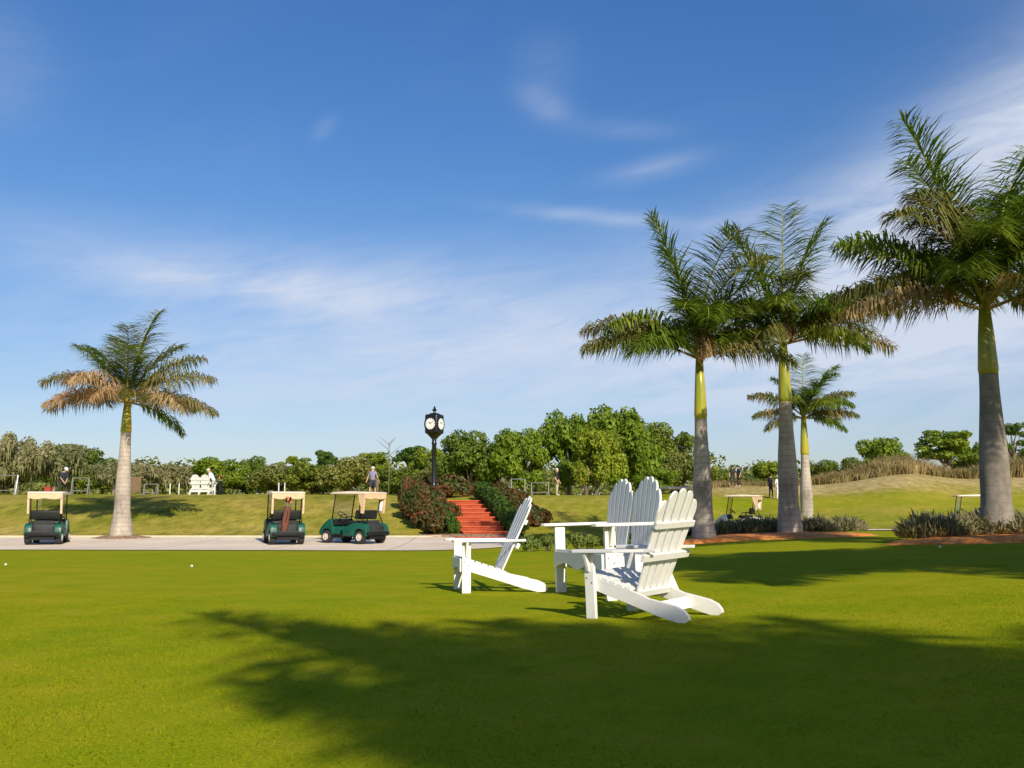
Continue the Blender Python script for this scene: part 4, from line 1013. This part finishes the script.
# ------------------------------------------------------------------ bench on the bank, racks, board, stakes
b2 = dup(c3); b2['label'] = 'small-looking white twin-backed settee on the bank, beside the golfer in white'
put(b2, X_at(202, 60), 60.4, .2, .98); b2['group'] = 'white lawn settees'; c3['group'] = 'white lawn settees'
def rack(px, d, label, w=.9, h=1.0, mat='grey_steel'):
    x = X_at(px, d); t = thing('bag_rack', label, 'bag rack', (x, d, g(x, d)), R(8), 'bag racks on the practice ground')
    for sx in (-1, 1):
        MB().tube([(sx * w / 2, -.25, 0), (sx * w / 2, 0, h), (sx * w / 2, .25, 0)], .03, 6).build('side_frame', M[mat], t)
    for z, nm in ((h, 'top_bar'), (h * .25, 'foot_bar')): MB().tube([(-w / 2, 0 if z == h else -.18, z), (w / 2, 0 if z == h else -.18, z)], .028, 6).build(nm, M[mat], t)
    return t
rack(79, 58, 'grey bag rack right of the golfer in the navy shirt'); rack(150, 62, 'grey bag rack right of the brown board', .8, .7)
rack(3, 60, 'pale bag rack at the left edge under the mossy oak', 1.4, 1.2, 'metal'); rack(518, 66, 'grey bag rack above the right-hand shrubs', .9, 1.1); rack(540, 70, 'low grey bag rack left of the man in black', 1.2, .9)
x = X_at(134.5, 58); t = thing('notice_board', 'brown upright board standing just right of the single palm trunk', 'board', (x, 58, g(x, 58)))
MB().box((0, 0, .62), (.5, .05, .86)).build('panel', M['wood_brown'], t, .01)
for sx in (-1, 1): MB().box((sx * .28, 0, .54), (.06, .07, 1.1)).build('post', M['wood_brown'], t, .008)
x = X_at(47, 58); t = thing('ball_bin', 'red slatted bin standing left of the golfer in the navy shirt', 'bin', (x, 58, g(x, 58)))
b = MB()
for i in range(5): b.box((-.2 + .1 * i, 0, .32), (.085, .4, .5))
t.scale = (.72, .72, .8); b.build('slats', M['red'], t, .01); MB().box((0, 0, .6), (.54, .46, .05)).build('lid', M['red'], t, .01)
for i, px in enumerate((278, 284, 350, 356, 361, 178, 169)):
    d = 84 + i; x = X_at(px, d); q = MB().tube([(0, 0, -.1), (0, 0, .9)], .045, 8); q.lathe([(.05, .9), (.05, .96), (.02, .99)], 8); o = q.build('range_stake', M['white'], smooth=True); o.location = (x, d, g(x, d))
    tag(o, 'thin white stake on the practice ground in front of the tree line', 'stake', 'white range stakes')
for (px, py, lab) in ((9, 566, 'white golf ball on the lawn near the left edge'), (938, 549, 'white golf ball on the shaded lawn below the right palm bed'), (194, 568, 'white golf ball on the lawn below the left palm')):
    d = 12.0
    for _ in range(60):
        d += .35; x = X_at(px, d)
        v = (g(x, d) - H); yy = 384 - F * (v * CP - d * SP) / (d * CP + v * SP)
        if yy <= py: break
    b = MB(); b.lathe([(.022 * math.sin(math.pi * k / 10) + 1e-4, .022 - .022 * math.cos(math.pi * k / 10)) for k in range(11)], 14); o = b.build('golf_ball', M['white'], smooth='all'); o.location = (x, d, g(x, d)); tag(o, lab, 'golf ball', 'stray golf balls')

# ------------------------------------------------------------------ people
def person(label, px, d, face, shirt, legs, shorts=False, pose='stand', cap=None, hair=None, s=1.0):
    x = X_at(px, d); t = thing('person', label, 'person', (x, d, g(x, d)), R(face - 90))
    t.scale = (s, s, s)
    bend = {'stand': 0, 'putt': 32, 'stoop': 55, 'walk': 4}[pose]
    piv = Vector((0, 0, .95)); rot = Matrix.Rotation(-R(bend), 3, 'X')
    up = lambda p: piv + rot @ (Vector(p) - piv)
    J = []; E = []; Rd = []
    def v(p, r, par=None):
        J.append(tuple(p)); Rd.append(r); i = len(J) - 1
        if par is not None: E.append((par, i))
        return i
    pel = v(piv, (.155, .115)); wa = v(up((0, 0, 1.12)), (.14, .105), pel); ch = v(up((0, .01, 1.34)), (.165, .115), wa)
    nk = v(up((0, 0, 1.5)), (.06, .06), ch)
    hd = Vector(up((0, .02, 1.5))); hr = Matrix.Rotation(-R(bend * .5 + (14 if pose in ('putt', 'stoop') else 0)), 3, 'X')
    jaw = v(hd + hr @ Vector((0, .02, .09)), (.065, .075), nk); cr = v(hd + hr @ Vector((0, .01, .18)), (.08, .095), jaw); tp = v(hd + hr @ Vector((0, 0, .245)), (.055, .065), cr)
    v(hd + hr @ Vector((0, .115, .125)), (.014, .014), jaw)
    headc = hd + hr @ Vector((0, .0, .19))
    for sx in (-1, 1):
        sh = v(up((sx * .185, 0, 1.43)), (.07, .075), ch)
        if pose in ('putt', 'stoop'):
            el = v(up((sx * .22, .10, 1.16)), (.046, .046), sh); wpos = Vector(up((sx * .07, .36, 1.0)))
        elif pose == 'walk':
            el = v(up((sx * .3, -.02 * sx, 1.15)), (.046, .046), sh); wpos = Vector((sx * .36, .1 * sx + .08, .92))
        else:
            el = v(up((sx * .265, -.02, 1.14)), (.046, .046), sh); wpos = Vector((sx * .26, .1, .9))
        wr = v(wpos, (.028, .032), el); dirv = (wpos - Vector(J[el])).normalized(); pa = v(wpos + dirv * .08, (.022, .036), wr)
        for k in range(4):
            a = (k - 1.5) * .018; v(Vector(J[pa]) + dirv * (.085 - abs(k - 1.5) * .008) + Vector((0, a * 1.6, 0)), (.008, .008), pa)
        v(wpos + dirv * .06 + Vector((-sx * .02, .05, 0)), (.009, .009), wr)
        hp = v((sx * .095, 0, .9), (.095, .1), pel); st_ = {'walk': .16 * sx, 'putt': 0, 'stand': .03 * sx, 'stoop': .1 * sx}[pose]; wd = .06 if pose == 'putt' else .02
        kn = v((sx * (.11 + wd), .03 + st_ * .7, .5), (.06, .064), hp); an = v((sx * (.12 + wd * 1.6), st_ - .02, .09), (.037, .042), kn)
        v((sx * (.14 + wd * 1.6), st_ + .17, .035), (.042, .03), an)
    me = bpy.data.meshes.new('person_body'); me.from_pydata(J, E, [])
    o = mesh_obj('body', me); md = o.modifiers.new('skin', 'SKIN'); md.use_smooth_shade = True; o.modifiers.new('sub', 'SUBSURF').levels = 1
    for i, sv in enumerate(me.skin_vertices[0].data): sv.radius = Rd[i]; sv.use_root = (i == 0)
    dg = bpy.context.evaluated_depsgraph_get(); m2 = bpy.data.meshes.new_from_object(o.evaluated_get(dg)); o.modifiers.clear(); o.data = m2; bpy.data.meshes.remove(me)
    m2.materials.clear()
    for m_ in (M['skin'], shirt, legs, M['shoe']): m2.materials.append(m_)
    elz = [Vector(J[i]) for i in range(len(J))]
    ri = rot.inverted()
    for p in m2.polygons:
        c = p.center; q = piv + ri @ (c - piv)          # torso frame
        k = 0
        arm = abs(q.x) > .2 and c.z > .7
        if c.z < .1: k = 3
        elif c.z < .98 and not (arm or (pose in ('putt', 'stoop') and c.y > .22)): k = 0 if (shorts and c.z < .5) else 2
        elif q.z < 1.49 and (q.z > .95): k = 1 if (not arm or q.z > 1.2) else 0
        if pose in ('putt', 'stoop') and c.z > .72 and q.y > .2 and q.z < 1.25: k = 0
        p.material_index = k; p.use_smooth = True
    o.parent = t
    hm = Matrix.Translation(headc) @ hr.to_4x4()
    if cap:
        b = MB(); b.m = hm; b.lathe([(.108, .0), (.112, .03), (.1, .075), (.06, .105), (.005, .115)], 16)
        b.prism([(-.075, .09), (-.06, .15), (0, .185), (.06, .15), (.075, .09)], -.002, .012, 'xy'); b.build('cap', cap, t, smooth=True)
    if hair:
        b = MB(); b.m = hm @ Matrix.Translation((0, -.018, -.03)); b.lathe([(.09, -.05), (.1, .0), (.1, .05), (.08, .09), (.04, .11), (.004, .115)], 14); b.build('hair', hair, t, smooth='all')
    return t
navy = cloth('navy_shirt', (.03, .034, .06)); navy2 = cloth('navy_trousers', (.025, .028, .04)); purple = cloth('lilac_shirt', (.22, .2, .32)); dshort = cloth('dark_blue_shorts', (.03, .035, .07))
blk = cloth('black_shirt', (.015, .015, .02)); khaki = cloth('khaki_trousers', (.45, .36, .24)); wht = cloth('white_cloth', (.72, .72, .72)); redc = cloth('red_shirt', (.4, .04, .03)); lgrey = cloth('grey_cloth', (.35, .35, .38))
person('golfer in a navy shirt and white cap looking down, above the left cart', 60.5, 60, -40, navy, navy2, pose='putt', cap=wht)
person('golfer in a lilac shirt and dark shorts seen from behind above the right-hand green cart', 372, 62, 85, purple, dshort, True, 'walk', cap=wht)
person('grey-haired man in a black shirt and khaki trousers standing on the bank, head bowed', 557, 64, -20, blk, khaki, pose='stand', hair=M['hair_grey'])
person('golfer in white with a white cap leaning beside the small white bench', 213, 62.5, 170, wht, lgrey, pose='putt', cap=wht)
person('dark-clothed golfer on the dune, left one of two above the pale cart', 733.5, 84, -90, blk, navy2, cap=blk)
person('dark-clothed golfer on the dune, right one of two above the pale cart', 740, 84.5, 200, navy, navy2, hair=M['black'])
person('golfer all in white just left of the middle tall palm', 779, 74, -60, wht, wht, cap=wht)
person('golfer in dark clothes left of the one all in white', 771.5, 75, 20, navy, navy2, hair=M['black'])
person('tiny golfer in white shirt before the far trees right of the bench', 256, 96, 0, wht, navy2, cap=wht)
person('tiny golfer in a red shirt before the far trees right of the single palm', 162, 98, 0, redc, navy2, cap=blk)
person('tiny golfer in a pale shirt before the far trees beside the bag rack', 153, 96, 180, lgrey, navy2, hair=M['black'])

# ------------------------------------------------------------------ sun, sky, camera
SUN_EL, SUN_AZ = R(29), R(21)
S = Vector((math.sin(SUN_AZ) * math.cos(SUN_EL), -math.cos(SUN_AZ) * math.cos(SUN_EL), math.sin(SUN_EL)))
ld = bpy.data.lights.new('sun', 'SUN'); ld.energy = 4.8; ld.angle = R(.5); ld.color = (1, .9, .74)
lo = bpy.data.objects.new('sun', ld); COL.objects.link(lo); lo.rotation_euler = S.to_track_quat('Z', 'Y').to_euler(); lo.location = (20, -40, 40)
w = bpy.data.worlds.new('World'); sc.world = w; w.use_nodes = True; nt = w.node_tree
bg = nt.nodes['Background']; sky = nd(nt, 'ShaderNodeTexSky', sky_type='NISHITA'); sky.sun_disc = False
sky.sun_elevation = SUN_EL; sky.sun_rotation = math.atan2(S.x, S.y); sky.air_density = 1.0; sky.dust_density = .6; sky.ozone_density = 2.5; sky.altitude = 0
tc = nd(nt, 'ShaderNodeTexCoord'); sx = nd(nt, 'ShaderNodeSeparateXYZ'); nt.links.new(tc.outputs['Generated'], sx.inputs[0])
az = math_n(nt, 'ARCTAN2', sx.outputs[0], sx.outputs[1]); el = math_n(nt, 'ARCSINE', sx.outputs[2])
def dir_of(px, py):
    a, b_ = (px - 512) / F, (384 - py) / F; d = Vector((a, CP - b_ * SP, SP + b_ * CP)).normalized(); return math.atan2(d.x, d.y), math.asin(d.z)
def puff(px, py, rx, ry, ang, amt):
    """elongated cloud patch at a sky direction; rx, ry in photo pixels, ang in degrees (positive rises to the right)"""
    a0, e0 = dir_of(px, py); ca, sa = math.cos(R(ang)), math.sin(R(ang))
    da = math_n(nt, 'SUBTRACT', az, a0); de = math_n(nt, 'SUBTRACT', el, e0)
    u = math_n(nt, 'ADD', math_n(nt, 'MULTIPLY', da, ca * F / rx), math_n(nt, 'MULTIPLY', de, sa * F / rx))
    v = math_n(nt, 'ADD', math_n(nt, 'MULTIPLY', da, -sa * F / ry), math_n(nt, 'MULTIPLY', de, ca * F / ry))
    q = math_n(nt, 'ADD', math_n(nt, 'MULTIPLY', u, u), math_n(nt, 'MULTIPLY', v, v))
    return math_n(nt, 'MULTIPLY', math_n(nt, 'EXPONENT', math_n(nt, 'MULTIPLY', q, -1)), amt)
cv = nd(nt, 'ShaderNodeCombineXYZ')
nt.links.new(az, cv.inputs[0]); nt.links.new(math_n(nt, 'ADD', math_n(nt, 'MULTIPLY', el, 3.0), math_n(nt, 'MULTIPLY', az, -.5)), cv.inputs[1])
n1 = noise_tex(nt, 2.6, 8, .6, cv.outputs[0]); n1.inputs['Distortion'].default_value = .7
n2 = noise_tex(nt, 8.0, 8, .66, cv.outputs[0], (1, 1.7, 1)); n2.inputs['Distortion'].default_value = 1.2
tot = None
for a in [(235, 284, 150, 20, -3, .6), (300, 265, 330, 26, -4, .16), (560, 350, 380, 80, 3, .72), (965, 200, 215, 72, 33, 1.2), (1010, 320, 280, 105, 8, .9), (655, 168, 50, 10, 10, .36), (545, 104, 28, 14, -20, .28), (545, 65, 30, 34, -70, .1), (600, 217, 90, 7, -6, .4), (630, 130, 50, 10, -5, .14), (-10, 60, 50, 50, 40, .2), (325, 128, 14, 8, 40, .18), (200, 380, 360, 110, 0, .42), (780, 215, 140, 26, 10, .3)]:
    p = puff(*a); tot = p if tot is None else math_n(nt, 'ADD', tot, p)
c1_ = ramp(nt, n1.outputs['Fac'], [(.25, (.15, .15, .15)), (.75, (1, 1, 1))]).outputs[0]; c2_ = ramp(nt, n2.outputs['Fac'], [(.34, (0, 0, 0)), (.68, (1, 1, 1))]).outputs[0]
tex = math_n(nt, 'ADD', math_n(nt, 'MULTIPLY', c1_, .95), math_n(nt, 'MULTIPLY', c2_, .3))
base = math_n(nt, 'MULTIPLY', math_n(nt, 'SUBTRACT', n1.outputs['Fac'], .52, clamp=True), .12)
cl = math_n(nt, 'MINIMUM', math_n(nt, 'MULTIPLY_ADD', tot, tex, base), .9)
cl = math_n(nt, 'MULTIPLY', cl, math_n(nt, 'MULTIPLY', math_n(nt, 'ADD', el, .02), 12, clamp=True))
hs = nd(nt, 'ShaderNodeHueSaturation'); hs.inputs['Saturation'].default_value = 1.3; nt.links.new(sky.outputs[0], hs.inputs['Color'])
tint = ramp(nt, math_n(nt, 'MULTIPLY', el, 1.6, clamp=True), [(0, (.70, .65, .74)), (.2, (.74, .71, .79)), (.5, (.95, .84, .91)), (.78, (1.06, .88, .99))]).outputs[0]
hs = mixc(nt, 1, hs.outputs[0], tint, 'MULTIPLY')
cmix = mixc(nt, cl, hs, (5.0, 5.45, 6.4))
nt.links.new(cmix, bg.inputs['Color']); bg.inputs['Strength'].default_value = .11
cam = bpy.data.cameras.new('camera'); cam.lens = 35; cam.sensor_width = 36; cam.clip_start = .1; cam.clip_end = 5000
co = bpy.data.objects.new('camera', cam); COL.objects.link(co); co.location = (0, 0, H); co.rotation_euler = (R(90) + PITCH, 0, 0); sc.camera = co
sc.view_settings.view_transform = 'Standard'; sc.view_settings.look = 'None'; sc.view_settings.exposure = .3; sc.view_settings.gamma = 1; sc.view_settings.use_curve_mapping = False
sc.cycles.transparent_max_bounces = 12; sc.cycles.max_bounces = 6
